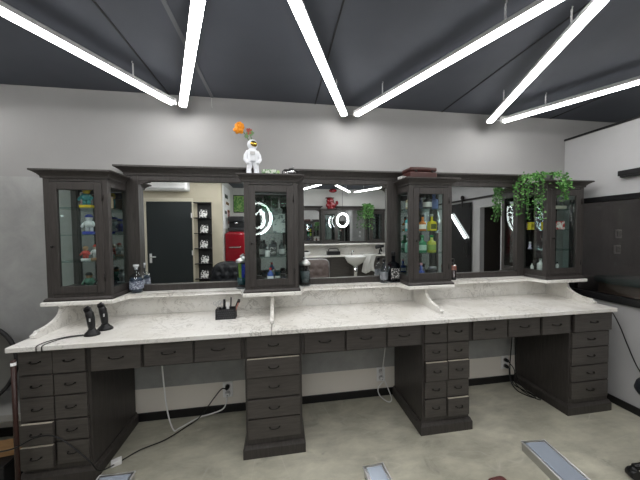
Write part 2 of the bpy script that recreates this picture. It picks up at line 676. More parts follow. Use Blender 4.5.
def drawer(x0, x1, z0, z1, y, parent, out=0.0, hw=.062):
    g = .003
    yf = y - .014 - out
    b = MB().box(x0 + g, x1 - g, yf, yf + .018, z0 + g, z1 - g, .0025)
    if out > .004:
        b.box(x0 + .012, x1 - .012, yf + .018, y + .002, z0 + .012, z1 - .02)
    d = b.build('drawer', WOOD_D, parent)
    if out > .012:  # light on the front board's upper edge, painted as a pale strip
        MB().box(x0 + g + .003, x1 - g - .003, yf + .002, yf + .016, z1 - g - .0005, z1 - g + .0012).build('top_edge', LIT_EDGE, d, 'pale strip painted as light on the top edge of the open drawer')
    bow_handle((x0 + x1) / 2, (z0 + z1) / 2 + .004, yf, d, hw)
    return d


ROWS = [(.667, .812), (.537, .662), (.394, .533), (.262, .389), (.122, .257)]
YF = -.484


def pedestal(x0, x1, cols, label, outs, top_wide=False):
    t = thing('drawer_pedestal', label, 'drawer unit', ((x0 + x1) / 2, 0, 0), 0, 'drawer pedestals under the worktop')
    h = (x1 - x0) / 2
    MB().box(-h, h, YF, -.016, .075, HC - TC - .0005, .002).build('carcass', WOOD, t)
    b = MB()
    b.sweep_y([(0, 0), (.019, 0), (.019, .062), (.013, .072), (.008, .084), (0, .086)], [(-h, -.017), (-h, YF), (h, YF), (h, -.017)])
    pl = b.build('plinth', WOOD, t)
    xs = -h + .012
    w = (2 * h - .024) / cols
    for c in range(cols):
        for r, (z0, z1) in enumerate(ROWS):
            drawer(xs + c * w, xs + (c + 1) * w, z0, z1, YF, t, outs.get((c, r), 0.0), .062 if cols == 1 else .05)
    return t


pedestal(-1.498, -1.128, 2, 'dark wood drawer unit at the left end, two columns of drawers', {(0, 3): .016, (0, 4): .02, (1, 0): .004})
pedestal(-.236, .132, 1, 'dark wood drawer unit with one column of five wide drawers, below the astronaut', {(0, 1): .014, (0, 3): .004})
pedestal(.999, 1.371, 2, 'dark wood drawer unit with two columns of small drawers, right of centre', {(0, 2): .015, (1, 2): .013, (1, 4): .013})
pedestal(2.243, 2.622, 1, 'dark wood drawer unit with one column of drawers at the right wall', {(0, 0): .016})

kx = [([-1.128, -.834, -.541, -.236], {0: .01}, 'dark wood row of three drawers over the left knee space'),
      ([.132, .43, .725, .999], {}, 'dark wood row of three drawers over the middle knee space'),
      ([1.371, 1.682, 1.966, 2.243], {2: .01}, 'dark wood row of three drawers over the right knee space')]
for xs, outs, lab in kx:
    mid = (xs[0] + xs[-1]) / 2
    t = thing('drawer_row', lab, 'drawer unit', (mid, 0, .655), 0, 'knee space drawer rows')
    b = MB().box(xs[0] - mid + .001, xs[-1] - mid - .001, YF + .001, -.05, 0, .1645, .001)
    b.build('frame', WOOD, t)
    for k in range(3):
        drawer(xs[k] - mid + (.018 if k == 0 else .004), xs[k + 1] - mid - (.018 if k == 2 else .004), .008, .158, YF, t, outs.get(k, 0), .075)


# ------------------------------------------------------------------ mirror frames
def crown(b, pts, z, h, out):
    b.sweep_y([(0, z), (.008, z), (.010, z + h * .25), (out * .45, z + h * .5), (out * .8, z + h * .72), (out, z + h * .8), (out, z + h), (-.01, z + h), (-.01, z + h * .5)], pts)


def mirror_frame(w, stl, strr, label, loc, rz=0, group='mirrors of the three stations'):
    """origin bottom centre on the wall, front = -y"""
    t = thing('framed_mirror', label, 'mirror', loc, rz, group)
    h = w / 2
    H = .905
    d = .05
    b = MB()
    b.box(-h, -h + stl, -d, -.001, 0, H, .003).box(h - strr, h, -d, -.001, 0, H, .003)
    b.box(-h + stl, h - strr, -d, -.001, 0, .048, .003).box(-h + stl, h - strr, -d, -.001, .835, H, .003)
    b.box(-h + stl, h - strr, -.020, -.001, .048, .835)
    # small scalloped brackets under the top rail
    for sx, x, sw in ((1, -h + stl, stl), (-1, h - strr, strr)):
        if sw < .03:
            continue
        b.prism([(x, .836), (x + sx * .075, .836), (x + sx * .066, .826), (x + sx * .035, .822), (x + sx * .022, .812), (x, .808)], 'y', -d + .005, -.022)
    b.build('frame', WOOD, t)
    b = MB()
    crown(b, [(-h, -.001), (-h, -d), (h, -d), (h, -.001)], H - .03, .065, .055)
    b.box(-h, h, -d, -.001, H, H + .034)
    b.build('crown_moulding', WOOD, t)
    MB().box(-h + stl, h - strr, -.026, -.0205, .048, .835).build('mirror_glass', MIRROR, t)
    return t


MF = [(-1.1294, -.252, .085, .020), (.1335, 1.0145, .066, .095), (1.383, 2.2805, .020, .075)]
ml = ['framed mirror on the left, reflecting a slate door and a red fridge', 'framed mirror in the middle, reflecting the opposite row of stations', 'framed mirror on the right, reflecting a black sliding door and plant leaves']
for (a, c, s1, s2), lab in zip(MF, ml):
    mirror_frame(c - a - .001, s1, s2, lab, ((a + c) / 2, 0, ZL1))


# ------------------------------------------------------------------ display cabinets
def display_cabinet(w, label, loc, rz=0, group='glazed display cabinets over the worktop', D=.262, knob=-1, leftwood=False):
    t = thing('display_cabinet', label, 'cabinet', loc, rz, group)
    h = w / 2
    H0, H1 = .022, .815
    p = .036
    b = MB()
    for sx in (-1, 1):
        x0, x1 = (-h, -h + p) if sx < 0 else (h - p, h)
        b.box(x0, x1, -D, -D + p, H0, H1, .002)
        b.box(x0, x1, -p, -.002, H0, H1, .002)
        b.box(x0, x1 if sx < 0 else h, -D + p, -p, H0, H0 + .05)
        b.box(x0, x1, -D + p, -p, H1 - .06, H1)
    b.box(-h + p, h - p, -D + .001, -.002, H0, H0 + .022)
    b.box(-h + p, h - p, -D + .001, -.002, H1 - .03, H1)
    b.box(-h + p, h - p, -.010, -.002, H0 + .022, H1 - .03)
    b.build('carcass', WOOD, t)
    b = MB()
    b.sweep_y([(0, 0), (.014, 0), (.014, .012), (.006, .022), (0, .024)], [(-h, -.066), (-h, -D), (h, -D), (h, -.066)])
    b.box(-h, h, -D, -.002, 0, .022)
    b.build('base_moulding', WOOD, t)
    b = MB()
    crown(b, [(-h, -.066), (-h, -D), (h, -D), (h, -.066)], H1 - .012, .052, .046)
    b.box(-h, h, -D, -.002, H1, H1 + .038)
    b.build('crown_moulding', WOOD, t)
    # door
    dx = h - p + .004
    z0, z1 = H0 + .025, H1 - .035
    s = .047
    b = MB()
    y0, y1 = -D - .006, -D + .016
    b.box(-dx, -dx + s, y0, y1, z0, z1, .003).box(dx - s, dx, y0, y1, z0, z1, .003)
    b.box(-dx + s, dx - s, y0, y1, z0, z0 + .05, .003).box(-dx + s, dx - s, y0, y1, z1 - .05, z1, .003)
    door = b.build('door', WOOD, t)
    MB().box(-dx + s, dx - s, -D + .003, -D + .006, z0 + .05, z1 - .05).build('door_glass', GLASS, door)
    b = MB()
    b.tube([(knob * (dx - .02), y0, .36), (knob * (dx - .02), y0 - .010, .36)], .004, 8)
    b.ball((knob * (dx - .02), y0 - .015, .36), .009)
    b.build('knob', BLACKMET, door)
    for z in (z0 + .1, z1 - .1):
        MB().cyl((-knob * (dx + .002), y0 - .002, z - .025), (-knob * (dx + .002), y0 - .002, z + .025), .0035, n=8).build('hinge', BLACKMET, door)
    for sx in (-1, 1):
        x = sx * (h - .014)
        MB().box(x - .0015, x + .0015, -D + p, -p, H0 + .05, H1 - .06).build('side_glass', GLASS, t)
    MB().box(-h + p, h - p, -.015, -.0105, H0 + .022, H1 - .03).build('back_mirror', BACKM, t)
    for z in (.25, .43, .612):
        MB().box(-h + .018, h - .018, -D + .022, -.018, z, z + .006, .001).build('shelf', SHELFG, t)
    return t


cl = ['glazed display cabinet at the left end, holding small toys', 'narrow glazed display cabinet with the astronaut standing on it', 'glazed display cabinet full of coloured bottles, brown case on top', 'glazed display cabinet at the right end under the trailing plant']
for (a, c), lab, kn in zip(CAB, cl, (-1, -1, -1, -1)):
    display_cabinet(c - a, lab, ((a + c) / 2, 0, ZL1 + .0005), 0, knob=kn)
SH = [ZL1 + .0448, ZL1 + .2568, ZL1 + .4368, ZL1 + .6188]      # standing heights inside


# ------------------------------------------------------------------ bottles and jars
def bottle(label, loc, h, r, glass, cap, lab=None, kind='round', cat='bottle', group=None, name='bottle', neck=.3, sq=False):
    t = thing(name, label, cat, loc, 0, group)
    hn = h * (1 - neck)
    n = 4 if sq else 18
    rr = r * (1.3 if sq else 1)
    pr = [(0, 0), (rr * .92, 0), (rr, h * .03), (rr, hn * .82), (rr * .9, hn * .92), (r * .42, hn * 1.02), (r * .34, hn * 1.08), (r * .34, h * .88), (0, h * .88)]
    b = MB().lathe(pr, n=n, smooth=not sq)
    o = b.build('body', glass, t)
    if sq:
        o.rotation_euler = (0, 0, PI / 4)
    MB().lathe([(0, h * .86), (r * .42, h * .86), (r * .42, h * .985), (r * .36, h), (0, h)], n=14).build('cap', cap, t)
    if lab:
        if sq:
            MB().box(-r * .8, r * .8, -r * .945, -r * .925, hn * .18, hn * .7).build('label_sticker', lab, t)
        else:
            MB().lathe([(rr * 1.012, hn * .2), (rr * 1.012, hn * .68)], n=18).build('label_sticker', lab, t, recalc=False)
    return t


def jar(label, loc, h, r, body, lid, cat='jar', group=None, name='jar'):
    t = thing(name, label, cat, loc, 0, group)
    MB().lathe([(0, 0), (r * .95, 0), (r, h * .05), (r, h * .68), (r * .9, h * .76), (0, h * .76)], n=18).build('body', body, t)
    MB().lathe([(0, h * .74), (r * .97, h * .74), (r * .97, h * .95), (r * .9, h), (0, h)], n=18).build('lid', lid, t)
    return t


ZT = ZL1 + .0005
# on the ledge
t = thing('glass_bottle', 'squat clear glass bottle with pale stopper beside the left cabinet', 'bottle', (-1.062, -.078, ZT))
MB().lathe([(0, 0), (.042, 0), (.045, .008), (.045, .10), (.041, .122), (.02, .140), (.015, .148), (.015, .178), (.018, .182), (0, .182)], n=24).build('body', GCLEAR, t)
MB().lathe([(0, .006), (.040, .006), (.041, .098), (.036, .112), (0, .112)], n=20).build('liquid', cm(.045, .06, .09), t)
MB().lathe([(0, .170), (.0125, .170), (.0125, .19), (.019, .193), (.019, .208), (0, .209)], n=16).build('stopper', cm(.62, .64, .66), t)
MB().lathe([(.0457, .03), (.0457, .088)], n=24).build('label_sticker', card_pattern('bottle_label_print', (.06, .07, .11), (.28, .31, .36), 60, .52), t, recalc=False)

t = thing('disinfectant_jar', 'tall glass jar with blue and green combs left of the narrow cabinet', 'jar', (-.302, -.078, ZT))
MB().lathe([(0, 0), (.044, 0), (.046, .012), (.040, .03), (.038, .20), (.040, .21), (0, .21)], n=24).build('body', GCLEAR, t)
MB().lathe([(0, .03), (.0355, .03), (.0355, .085), (0, .085)], n=20).build('liquid', GTEAL, t)
MB().lathe([(0, .205), (.042, .205), (.042, .222), (.02, .236), (.008, .238), (.008, .248), (.012, .256), (0, .265)], n=20).build('lid', BRUSHED, t)
MB().obox((.014, -.012, .125), (.022, .006, .13), (0, .08, .2), .001).build('comb', GBLUE, t)
MB().obox((-.010, -.016, .13), (.022, .006, .14), (0, -.06, -.2), .001).build('comb', LIME, t)
MB().obox((-.004, .012, .12), (.02, .006, .14), (0, .02, .3), .001).build('comb', cm(.02, .2, .22), t)

t = thing('sterilizer_jar', 'smoky glass jar with steel lid right of the narrow cabinet', 'jar', (.2, -.078, ZT))
MB().lathe([(0, 0), (.044, 0), (.046, .012), (.041, .03), (.040, .165), (.042, .172), (0, .172)], n=24).build('body', GCLEAR, t)
MB().lathe([(0, .028), (.0375, .028), (.0375, .12), (0, .12)], n=20).build('liquid', cm(.08, .10, .10), t)
MB().lathe([(0, .168), (.044, .168), (.044, .186), (.024, .205), (.009, .208), (.009, .22), (.014, .228), (0, .238)], n=20).build('lid', BRUSHED, t)
MB().obox((.004, -.008, .1), (.02, .005, .13), (0, .1, .1), .001).build('comb', BLACK, t)

lblk = card_pattern('black_white_label_print', (.02, .02, .02), (.6, .6, .6), 70, .56)
bottle('large square bottle with black label left of the bottle cabinet', (.962, -.078, ZT), .262, .045, GSMOKE, BLACK, lblk, sq=True, neck=.34)
bottle('smaller clear bottle left of the large square one on the middle ledge', (.872, -.092, ZT), .20, .034, GCLEAR, BLACK, cm(.10, .11, .12), neck=.3)
bottle('small black pump bottle with coppery shoulder right of the bottle cabinet', (1.518, -.085, ZT), .185, .03, BLACK, BLACK, cm(.03, .02, .02), neck=.34)
_b = MB().lathe([(.031, .088), (.031, .112), (.024, .128)], n=18)
_o = _b.build('shoulder_band', cm(.20, .07, .05), bpy.context.scene.objects[-1] if False else None, recalc=False)
for o in COL.objects:
    if o.type == 'EMPTY' and o.get('label', '').startswith('small black pump'):
        _o.parent = o


def X(i, f):                                  # across cabinet i, f in -1..1
    a, c = CAB[i]
    return (a + c) / 2 + f * (c - a) / 2


# cabinet of bottles (third)
g3 = 'bottles in the bottle cabinet'
bottle('dark bottle with round white label on the top shelf of the bottle cabinet', (X(2, .16), -.16, SH[3]), .14, .036, BLACK, BLACK, cm(.75, .75, .72), group=g3, neck=.4)
bottle('blue flask beside the white-labelled bottle on the top shelf', (X(2, .62), -.12, SH[3]), .13, .034, cm(.20, .28, .62), cm(.2, .25, .5), group=g3)
bottle('pale bottle at the left of the top shelf in the bottle cabinet', (X(2, -.62), -.12, SH[3]), .12, .028, cm(.55, .45, .30), BLACK, cm(.7, .68, .6), group=g3)
bottle('orange bottle on the second shelf of the bottle cabinet', (X(2, -.10), -.17, SH[2]), .135, .028, cm(.55, .16, .02), BLACK, cm(.75, .70, .6), group=g3, neck=.42)
bottle('yellow square bottle on the second shelf of the bottle cabinet', (X(2, .345), -.17, SH[2]), .14, .029, cm(.72, .62, .03), GREYP, cm(.1, .12, .02), group=g3, sq=True, neck=.42)
bottle('turquoise bottle at the left of the second shelf', (X(2, -.66), -.13, SH[2]), .14, .032, cm(.10, .45, .46), WHITEP, cm(.5, .62, .62), group=g3, neck=.3)
bottle('green bottle on the third shelf of the bottle cabinet', (X(2, -.12), -.17, SH[1]), .145, .034, cm(.03, .22, .10), cm(.03, .25, .1), cm(.35, .5, .4), group=g3, neck=.35)
bottle('lime yellow bottle on the third shelf of the bottle cabinet', (X(2, .345), -.17, SH[1]), .145, .036, cm(.50, .52, .08), cm(.05, .3, .1), cm(.2, .3, .06), group=g3, neck=.33)
bottle('pale green bottle at the left of the third shelf', (X(2, -.66), -.12, SH[1]), .12, .03, cm(.2, .4, .32), WHITEP, None, group=g3)
bottle('blue tube with pink cone top on the cabinet floor under the green bottle', (X(2, -.2), -.18, SH[0]), .125, .027, cm(.05, .08, .35), cm(.7, .35, .4), cm(.65, .6, .7), group=g3, neck=.5)
jar('dark jar on the cabinet floor under the lime yellow bottle', (X(2, .38), -.17, SH[0]), .09, .035, cm(.03, .03, .035), BRUSHED, group=g3)
jar('grey jar at the back of the floor of the bottle cabinet', (X(2, .1), -.09, SH[0]), .11, .03, cm(.12, .12, .13), BLACK, group=g3)
o = MB().box(-.11, .11, -.075, .075, 0, .004, .001).build('shelf_mat', cm(.45, .06, .03, .5))
tag(place(o, (X(2, .1), -.14, SH[3] - .0105 - .004)), 'thin red mat hanging under the top shelf of the bottle cabinet', 'mat')
bpy.data.objects.remove(o)

# narrow cabinet (second)
g2 = 'green tumblers on the top shelf'
GRT = pane_glass('green_tumbler_glass', (.10, .62, .36), 2.2)
for k, f in enumerate((-.5, -.18, .14, .46)):
    lb = ['leftmost green glass tumbler on the top shelf of the narrow cabinet', 'second green glass tumbler from the left in the narrow cabinet', 'third green glass tumbler from the left in the narrow cabinet', 'rightmost green glass tumbler in the narrow cabinet'][k]
    o = MB().lathe([(0, 0), (.020, 0), (.025, .01), (.028, .082 + .015 * (k % 2)), (.026, .082 + .015 * (k % 2)), (.022, .012), (0, .010)], n=16).build('tumbler', GRT)
    tag(place(o, (X(1, f), -.15 + .03 * (k % 2), SH[3])), lb, 'glass', g2)
o = MB().box(-.05, .05, -.002, .002, 0, .15).build('price_card', card_pattern('grey_card_print', (.55, .56, .55), (.2, .21, .22), 30, .56))
o.rotation_euler = (-.12, 0, 0)
tag(o, 'pale grey printed card standing on the second shelf of the narrow cabinet', 'card')
o.location = (X(1, .28), -.06, SH[2])
bottle('black flask at the left of the third shelf in the narrow cabinet', (X(1, -.4), -.16, SH[1]), .115, .024, BLACK, BLACK, cm(.12, .12, .12), group='dark bottles in the narrow cabinet')
bottle('black square flask in the middle of the third shelf of the narrow cabinet', (X(1, .02), -.17, SH[1]), .14, .03, cm(.02, .025, .03), BRUSHED, lblk, group='dark bottles in the narrow cabinet', sq=True)
jar('small white jar between the black flasks of the narrow cabinet', (X(1, -.18), -.2, SH[1]), .045, .018, cm(.7, .7, .7), WHITEP)
bottle('dark grey bottle at the right of the third shelf in the narrow cabinet', (X(1, .38), -.15, SH[1]), .11, .022, cm(.05, .06, .06), BLACK, cm(.3, .3, .3), group='dark bottles in the narrow cabinet')
bottle('blue and white spray can with red cap on the floor of the narrow cabinet', (X(1, -.08), -.19, SH[0]), .125, .023, cm(.06, .12, .42), cm(.6, .04, .04), cm(.75, .75, .8), cat='can', name='spray_can', neck=.25)
jar('teal jar right of the spray can on the narrow cabinet floor', (X(1, .2), -.2, SH[0]), .06, .022, cm(.05, .22, .28), GREYP, group='jars on the narrow cabinet floor')
jar('dark jar at the right end of the narrow cabinet floor', (X(1, .42), -.18, SH[0]), .075, .022, cm(.03, .04, .06), BLACK, group='jars on the narrow cabinet floor')
jar('grey jar at the left end of the narrow cabinet floor', (X(1, -.42), -.19, SH[0]), .055, .02, cm(.06, .09, .12), BLACK, group='jars on the narrow cabinet floor')


# toys in the left cabinet: plain little figures
def toy(label, loc, cs, h=.13):
    t = thing('toy_figure', label, 'toy', loc, 0, 'toy figures in the left cabinet')
    k = h / .13
    MB().box(-.032 * k, .032 * k, -.02 * k, .02 * k, 0, .02 * k, .004).build('base', cs[3], t)
    b = MB()
    for s in (-1, 1):
        b.tube([(s * .012 * k, 0, .02 * k), (s * .012 * k, 0, .05 * k)], .010 * k, 8)
    b.lathe([(0, .045 * k), (.022 * k, .048 * k), (.027 * k, .07 * k), (.02 * k, .088 * k), (0, .09 * k)], n=12)
    for s in (-1, 1):
        b.tube([(s * .02 * k, 0, .082 * k), (s * .034 * k, -.006 * k, .062 * k), (s * .03 * k, -.02 * k, .05 * k)], .007 * k, 8)
    b.build('body', cs[1], t)
    MB().ball((0, 0, .106 * k), (.019 * k, .018 * k, .022 * k)).build('head', cs[0], t)
    MB().lathe([(0, .132 * k), (.016 * k, .126 * k), (.021 * k, .114 * k), (.027 * k, .112 * k), (.02 * k, .11 * k)], n=12).build('cap', cs[2], t, recalc=True)


YEL, TEA, BLU, WHI, RED_, BRN = cm(.75, .52, .02), cm(.05, .33, .36), cm(.03, .05, .32), cm(.68, .68, .7), cm(.5, .06, .05), cm(.3, .18, .1)
toy('small yellow and teal toy figure on the top shelf of the left cabinet', (X(0, -.02), -.16, SH[3]), (YEL, TEA, YEL, YEL), .145)
toy('white toy figure with blue cap on the second shelf of the left cabinet', (X(0, .04), -.16, SH[2]), (WHI, WHI, BLU, BLU), .14)
toy('blue toy figure behind the white one on the second shelf', (X(0, .36), -.12, SH[2]), (WHI, BLU, BLU, WHI), .12)
toy('brown and red toy figure on the third shelf of the left cabinet', (X(0, -.08), -.17, SH[1]), (BRN, RED_, BRN, WHI), .10)
toy('cream toy figure right of the brown one on the third shelf', (X(0, .2), -.15, SH[1]), (cm(.6, .5, .4), WHI, RED_, BRN), .11)
toy('dark green toy figure on the floor of the left cabinet', (X(0, .0), -.17, SH[0]), (BRN, cm(.05, .14, .1), BLACK, BLACK), .13)
toy('grey toy figure at the right of the left cabinet floor', (X(0, .32), -.13, SH[0]), (GREYP, GREYP, BLACK, WHI), .11)
o = MB().box(-.03, .03, -.02, .02, 0, .09, .002).build('carton', cm(.45, .33, .22, .6))
tag(place(o, (X(0, .48), -.1, SH[3])), 'small tan carton at the right of the top shelf in the left cabinet', 'box')

# right cabinet contents
def packet(label, loc, w, d, h, m, rz=0, m2=None):
    t = thing('packet', label, 'box', loc, rz, 'packets in the right cabinet')
    MB().box(-w / 2, w / 2, -d / 2, d / 2, 0, h, .002).build('carton', m, t)
    if m2:
        MB().box(-w * .3, w * .3, -d / 2 - .001, -d / 2, h * .3, h * .75).build('print', m2, t)


packet('yellow packet at the left of the second shelf in the right cabinet', (X(3, -.74), -.07, SH[2]), .05, .03, .07, cm(.72, .60, .04), .2, cm(.4, .3, .02))
packet('second yellow packet nearer the door in the right cabinet', (X(3, -.33), -.13, SH[2]), .035, .03, .068, cm(.72, .58, .03), .1, cm(.4, .3, .02))
packet('red and white packet behind the door of the right cabinet', (X(3, .33), -.17, SH[2]), .06, .03, .075, card_pattern('red_white_packet_print', (.75, .72, .7), (.5, .03, .03), 26, .5), 0)
packet('cream packet lying on the top shelf of the right cabinet', (X(3, .35), -.15, SH[3]), .11, .05, .035, cm(.60, .58, .48))
toy_l = thing('figurine', 'tiny white and purple figurine on the third shelf of the right cabinet', 'ornament', (X(3, -.78), -.07, SH[1]))
MB().lathe([(0, 0), (.018, 0), (.016, .008), (.007, .02), (.013, .035), (.006, .05), (0, .052)], n=12).build('body', cm(.5, .45, .6), toy_l)
MB().ball((0, 0, .058), .011).build('head', WHI, toy_l)
bottle('white round bottle on the floor of the right cabinet', (X(3, -.46), -.12, SH[0]), .125, .026, WHITEP, GREYP, None, group='white bottles in the right cabinet', neck=.3)
bottle('slim white bottle nearer the door on the right cabinet floor', (X(3, -.24), -.14, SH[0]), .12, .017, cm(.7, .72, .72), WHITEP, None, group='white bottles in the right cabinet', neck=.22)
bottle('short white tube at the left of the right cabinet floor', (X(3, -.76), -.09, SH[0]), .075, .013, WHITEP, WHITEP, None, group='white bottles in the right cabinet', neck=.2)
bottle('clear vial behind the door of the right cabinet', (X(3, .0), -.2, SH[0]), .1, .013, GREYP, BLACK, None, neck=.2)

# ------------------------------------------------------------------ things on top of the cabinets
ZTOP = ZL1 + .0005 + .855
# astronaut vase with flowers
ast = thing('astronaut_figurine', 'white astronaut figurine standing on the narrow cabinet, flowers in its back', 'figurine', (-.19, -.2, ZTOP), .12)
b = MB()
k = 1.0
for s in (-1, 1):
    b.tube([(s * .030, -.012, .006), (s * .028, -.002, .012), (s * .027, .004, .05), (s * .022, 0, .085), (s * .016, 0, .12)], [.017, .020, .018, .021, .022], 12)
    b.ball((s * .031, -.012, .012), (.018, .026, .013))
    b.tube([(s * .028, 0, .180), (s * .046, .002, .15), (s * .051, -.004, .118), (s * .040, -.016, .098)], [.018, .017, .016, .013], 12)
    b.ball((s * .038, -.018, .095), (.013, .013, .014))
b.lathe([(0, .10), (.033, .104), (.036, .125), (.037, .16), (.034, .188), (.022, .2), (0, .202)], n=18)
b.box(-.030, .030, .02, .052, .115, .195, .008)
body = b.build('body', SUIT, ast)
remesh(body, .0036, 3)
b = MB().ball((0, -.004, .228), (.037, .037, .038), 20, 14)
hel = b.build('helmet', SUIT, ast)
MB().ball((0.006, -.022, .228), (.029, .024, .024), 18, 12).build('visor', GOLD, ast, 'gold visor')
MB().box(-.018, .018, -.052, -.044, .145, .168, .003).build('chest_pack', GREYP, ast)
fl = thing('flower_stem', 'orange flower on a green stem rising from the astronaut', 'flower', (-.205, -.17, ZTOP + .235))
MB().tube([(.012, .020, -.075), (.008, .024, -.03), (-.02, .014, .05), (-.055, .014, .105), (-.075, .01, .118)], .003, 8, 4).build('stem', STEMM, fl)


def petals(b, c, R, n, flat=.6):
    for i in range(n):
        a = random.random() * 2 * PI
        e = math.acos(1 - random.random() * 1.5)
        d = Vector((math.sin(e) * math.cos(a), -math.cos(e) * .9, math.sin(e) * math.sin(a)))
        p = Vector(c) + d * R * (.55 + .35 * random.random())
        b.ball(tuple(p), (R * .30, R * .22, R * .30), 8, 6)


b = MB().ball((-.08, .0, .122), (.030, .022, .030), 10, 8)
petals(b, (-.08, 0, .122), .042, 34)
b.build('blossom', ORANGE, fl)
fl2 = thing('flower_stem', 'smaller dusty red flower leaning right of the orange one', 'flower', (-.195, -.17, ZTOP + .235))
MB().tube([(.004, .022, -.075), (.004, .024, -.03), (-.003, .014, .05), (-.02, .014, .092)], .0028, 8, 4).build('stem', STEMM, fl2)
b = MB()
petals(b, (-.02, .012, .105), .024, 16)
b.build('blossom', REDPET, fl2)
b = MB()
for (x, z, a) in ((-.035, .085, .5), (-.012, .088, -.4), (-.04, .07, 1.0), (0.0, .1, -.9)):
    b.obox((x, .012, z), (.022, .004, .030), (0, a, .3), .0015)
b.build('leaf', cm(.16, .27, .12, .6), fl2)
# small green packet row and toy motorcycle
o = thing('toy_truck', 'tiny green and white toy truck right of the astronaut', 'toy', (-.06, -.235, ZTOP))
MB().box(-.062, .04, -.012, .012, .008, .042, .002).build('cargo', card_pattern('green_white_cargo', (.62, .66, .58), (.12, .28, .10), 45, .5), o)
MB().box(.044, .066, -.012, .012, .008, .036, .003).build('cab', cm(.25, .42, .12), o)
for x in (-.045, -.025, .03, .055):
    MB().cyl((x, -.013, .008), (x, .013, .008), .008, n=12).build('wheel', BLACK, o)
o = thing('toy_motorcycle', 'tiny black and silver toy motorcycle at the right edge of the narrow cabinet', 'toy', (.082, -.25, ZTOP))
for x in (-.026, .03):
    ring = [(x + .011 * math.cos(a * PI / 8), 0, .0135 + .011 * math.sin(a * PI / 8)) for a in range(16)]
    MB().tube(ring, .0028, 6, closed=True).build('wheel', BLACK, o)
MB().tube([(-.026, 0, .013), (-.005, 0, .012), (.012, 0, .026), (.03, 0, .013)], .0035, 6).ball((0, 0, .018), (.016, .007, .009)).build('engine', CHROME, o)
MB().ball((.006, 0, .03), (.014, .006, .006)).ball((-.018, 0, .027), (.014, .006, .004)).build('tank_and_seat', BLACK, o)
MB().tube([(.016, -.012, .040), (.012, 0, .036), (.016, .012, .040)], .002, 6).build('handlebar', CHROME, o)
o.scale = (1.5, 1.5, 1.5)
# leather case on the bottle cabinet
o = thing('leather_case', 'reddish brown leather case lying on the bottle cabinet', 'case', (1.135, -.19, ZTOP), .03)
MB().box(-.118, .118, -.075, .075, 0, .052, .012, 3).build('bottom_shell', CASEL, o)
MB().box(-.118, .118, -.075, .075, .054, .088, .014, 3).build('lid', CASEL, o)
for x in (-.07, .07):
    MB().box(x - .008, x + .008, -.079, -.074, .044, .064, .001).build('clasp', BLACKMET, o)
o = MB().box(-.022, .022, -.03, .03, 0, .022, .003).build('paper_box', cm(.42, .42, .41, .6))
tag(place(o, (.985, -.235 + .04, ZTOP), .2), 'small pale box left of the brown case', 'box')
o = thing('remote_control', 'thin black remote on the crown right of the brown case', 'remote', (1.33, -.22, ZTOP), .05)
MB().box(-.05, .05, -.018, .018, 0, .012, .003).build('body', BLACK, o)
MB().box(-.03, .03, -.010, .010, .012, .0135).build('keypad', GREYP, o)


# trailing plant
def leaf_cloud(strands, n, size, seed, hang):
    rnd = random.Random(seed)
    b1, b2, st = MB(), MB(), MB()
    for pts in strands:
        P = catmull([Vector(p) for p in pts], 6)
        st.tube(P, .0018, 5)
        L = len(P)
        for i in range(n * (len(pts) - 1)):
            p = P[rnd.randrange(L)] + Vector((rnd.gauss(0, .016), rnd.gauss(0, .014), rnd.gauss(0, .012)))
            s = size * (.7 + .6 * rnd.random())
            d = Vector((rnd.gauss(0, 1), rnd.gauss(-.2, .8), rnd.gauss(-.5, .6))).normalized()
            nn = d.cross(Vector((rnd.gauss(0, 1), rnd.gauss(0, 1), rnd.gauss(0, 1)))).normalized()
            up = nn.cross(d) * s * .12
            bb = b1 if rnd.random() < .6 else b2
            vs = [p, p + d * s * .4 + nn * s * .42 + up, p + d * s * .8 + nn * s * .28 + up, p + d * s * 1.05, p + d * s * .8 - nn * s * .28 + up, p + d * s * .4 - nn * s * .42 + up]
            V = [bb.bm.verts.new(v) for v in vs]
            bb.bm.faces.new((V[0], V[1], V[2], V[3]))
            bb.bm.faces.new((V[0], V[3], V[4], V[5]))
    return b1, b2, st


def plant(label, loc, strands, n, size, seed, rz=0):
    t = thing('trailing_plant', label, 'plant', loc, rz)
    b1, b2, st = leaf_cloud(strands, n, size, seed, 0)
    MB().lathe([(0, 0), (.04, 0), (.052, .05), (.056, .06), (.05, .06), (.045, .05), (0, .048)], n=18).build('pot', POTM, t)
    st.build('stem', STEMM, t)
    b1.build('foliage', GREENLEAF, t, recalc=False)
    b2.build('foliage', GREENLEAF2, t, 'paler young leaves', recalc=False)
    return t


PX, PY = 2.345, -.185
strands = []
rs = random.Random(5)


def hang(dx0, dy, zend, sway=0.0, up=.055):
    return [(0, 0, .045), (dx0 * .5, dy * .5, up + .02), (dx0 * .9, dy * .9, up * .6), (dx0, dy * 1.0, -.03), (dx0 + sway * .5, dy, zend * .5), (dx0 + sway, dy, zend)]


for k in range(10):
    x = -.215 + .010 * k
    strands.append(hang(x + rs.gauss(0, .010), .08 - .020 * k, (-.20, -.30, -.27, -.20, -.24, -.33, -.31, -.22, -.34, -.28, -.18)[k], -.01))
for k in range(5):
    strands.append(hang(-.04 + .03 * k, -.145 + .004 * k, (-.06, -.16, -.19, -.14, -.06)[k], .015))
for k in range(6):
    a = rs.random() * 2 * PI
    strands.append([(0, 0, .045), (.12 * math.cos(a) - .06, .05 * math.sin(a), .06), (.24 * math.cos(a) - .06, .09 * math.sin(a) - .03, .03)])
plant('leafy green trailing plant spilling over the right cabinet', (PX, PY, ZTOP), strands, 9, .020, 3)


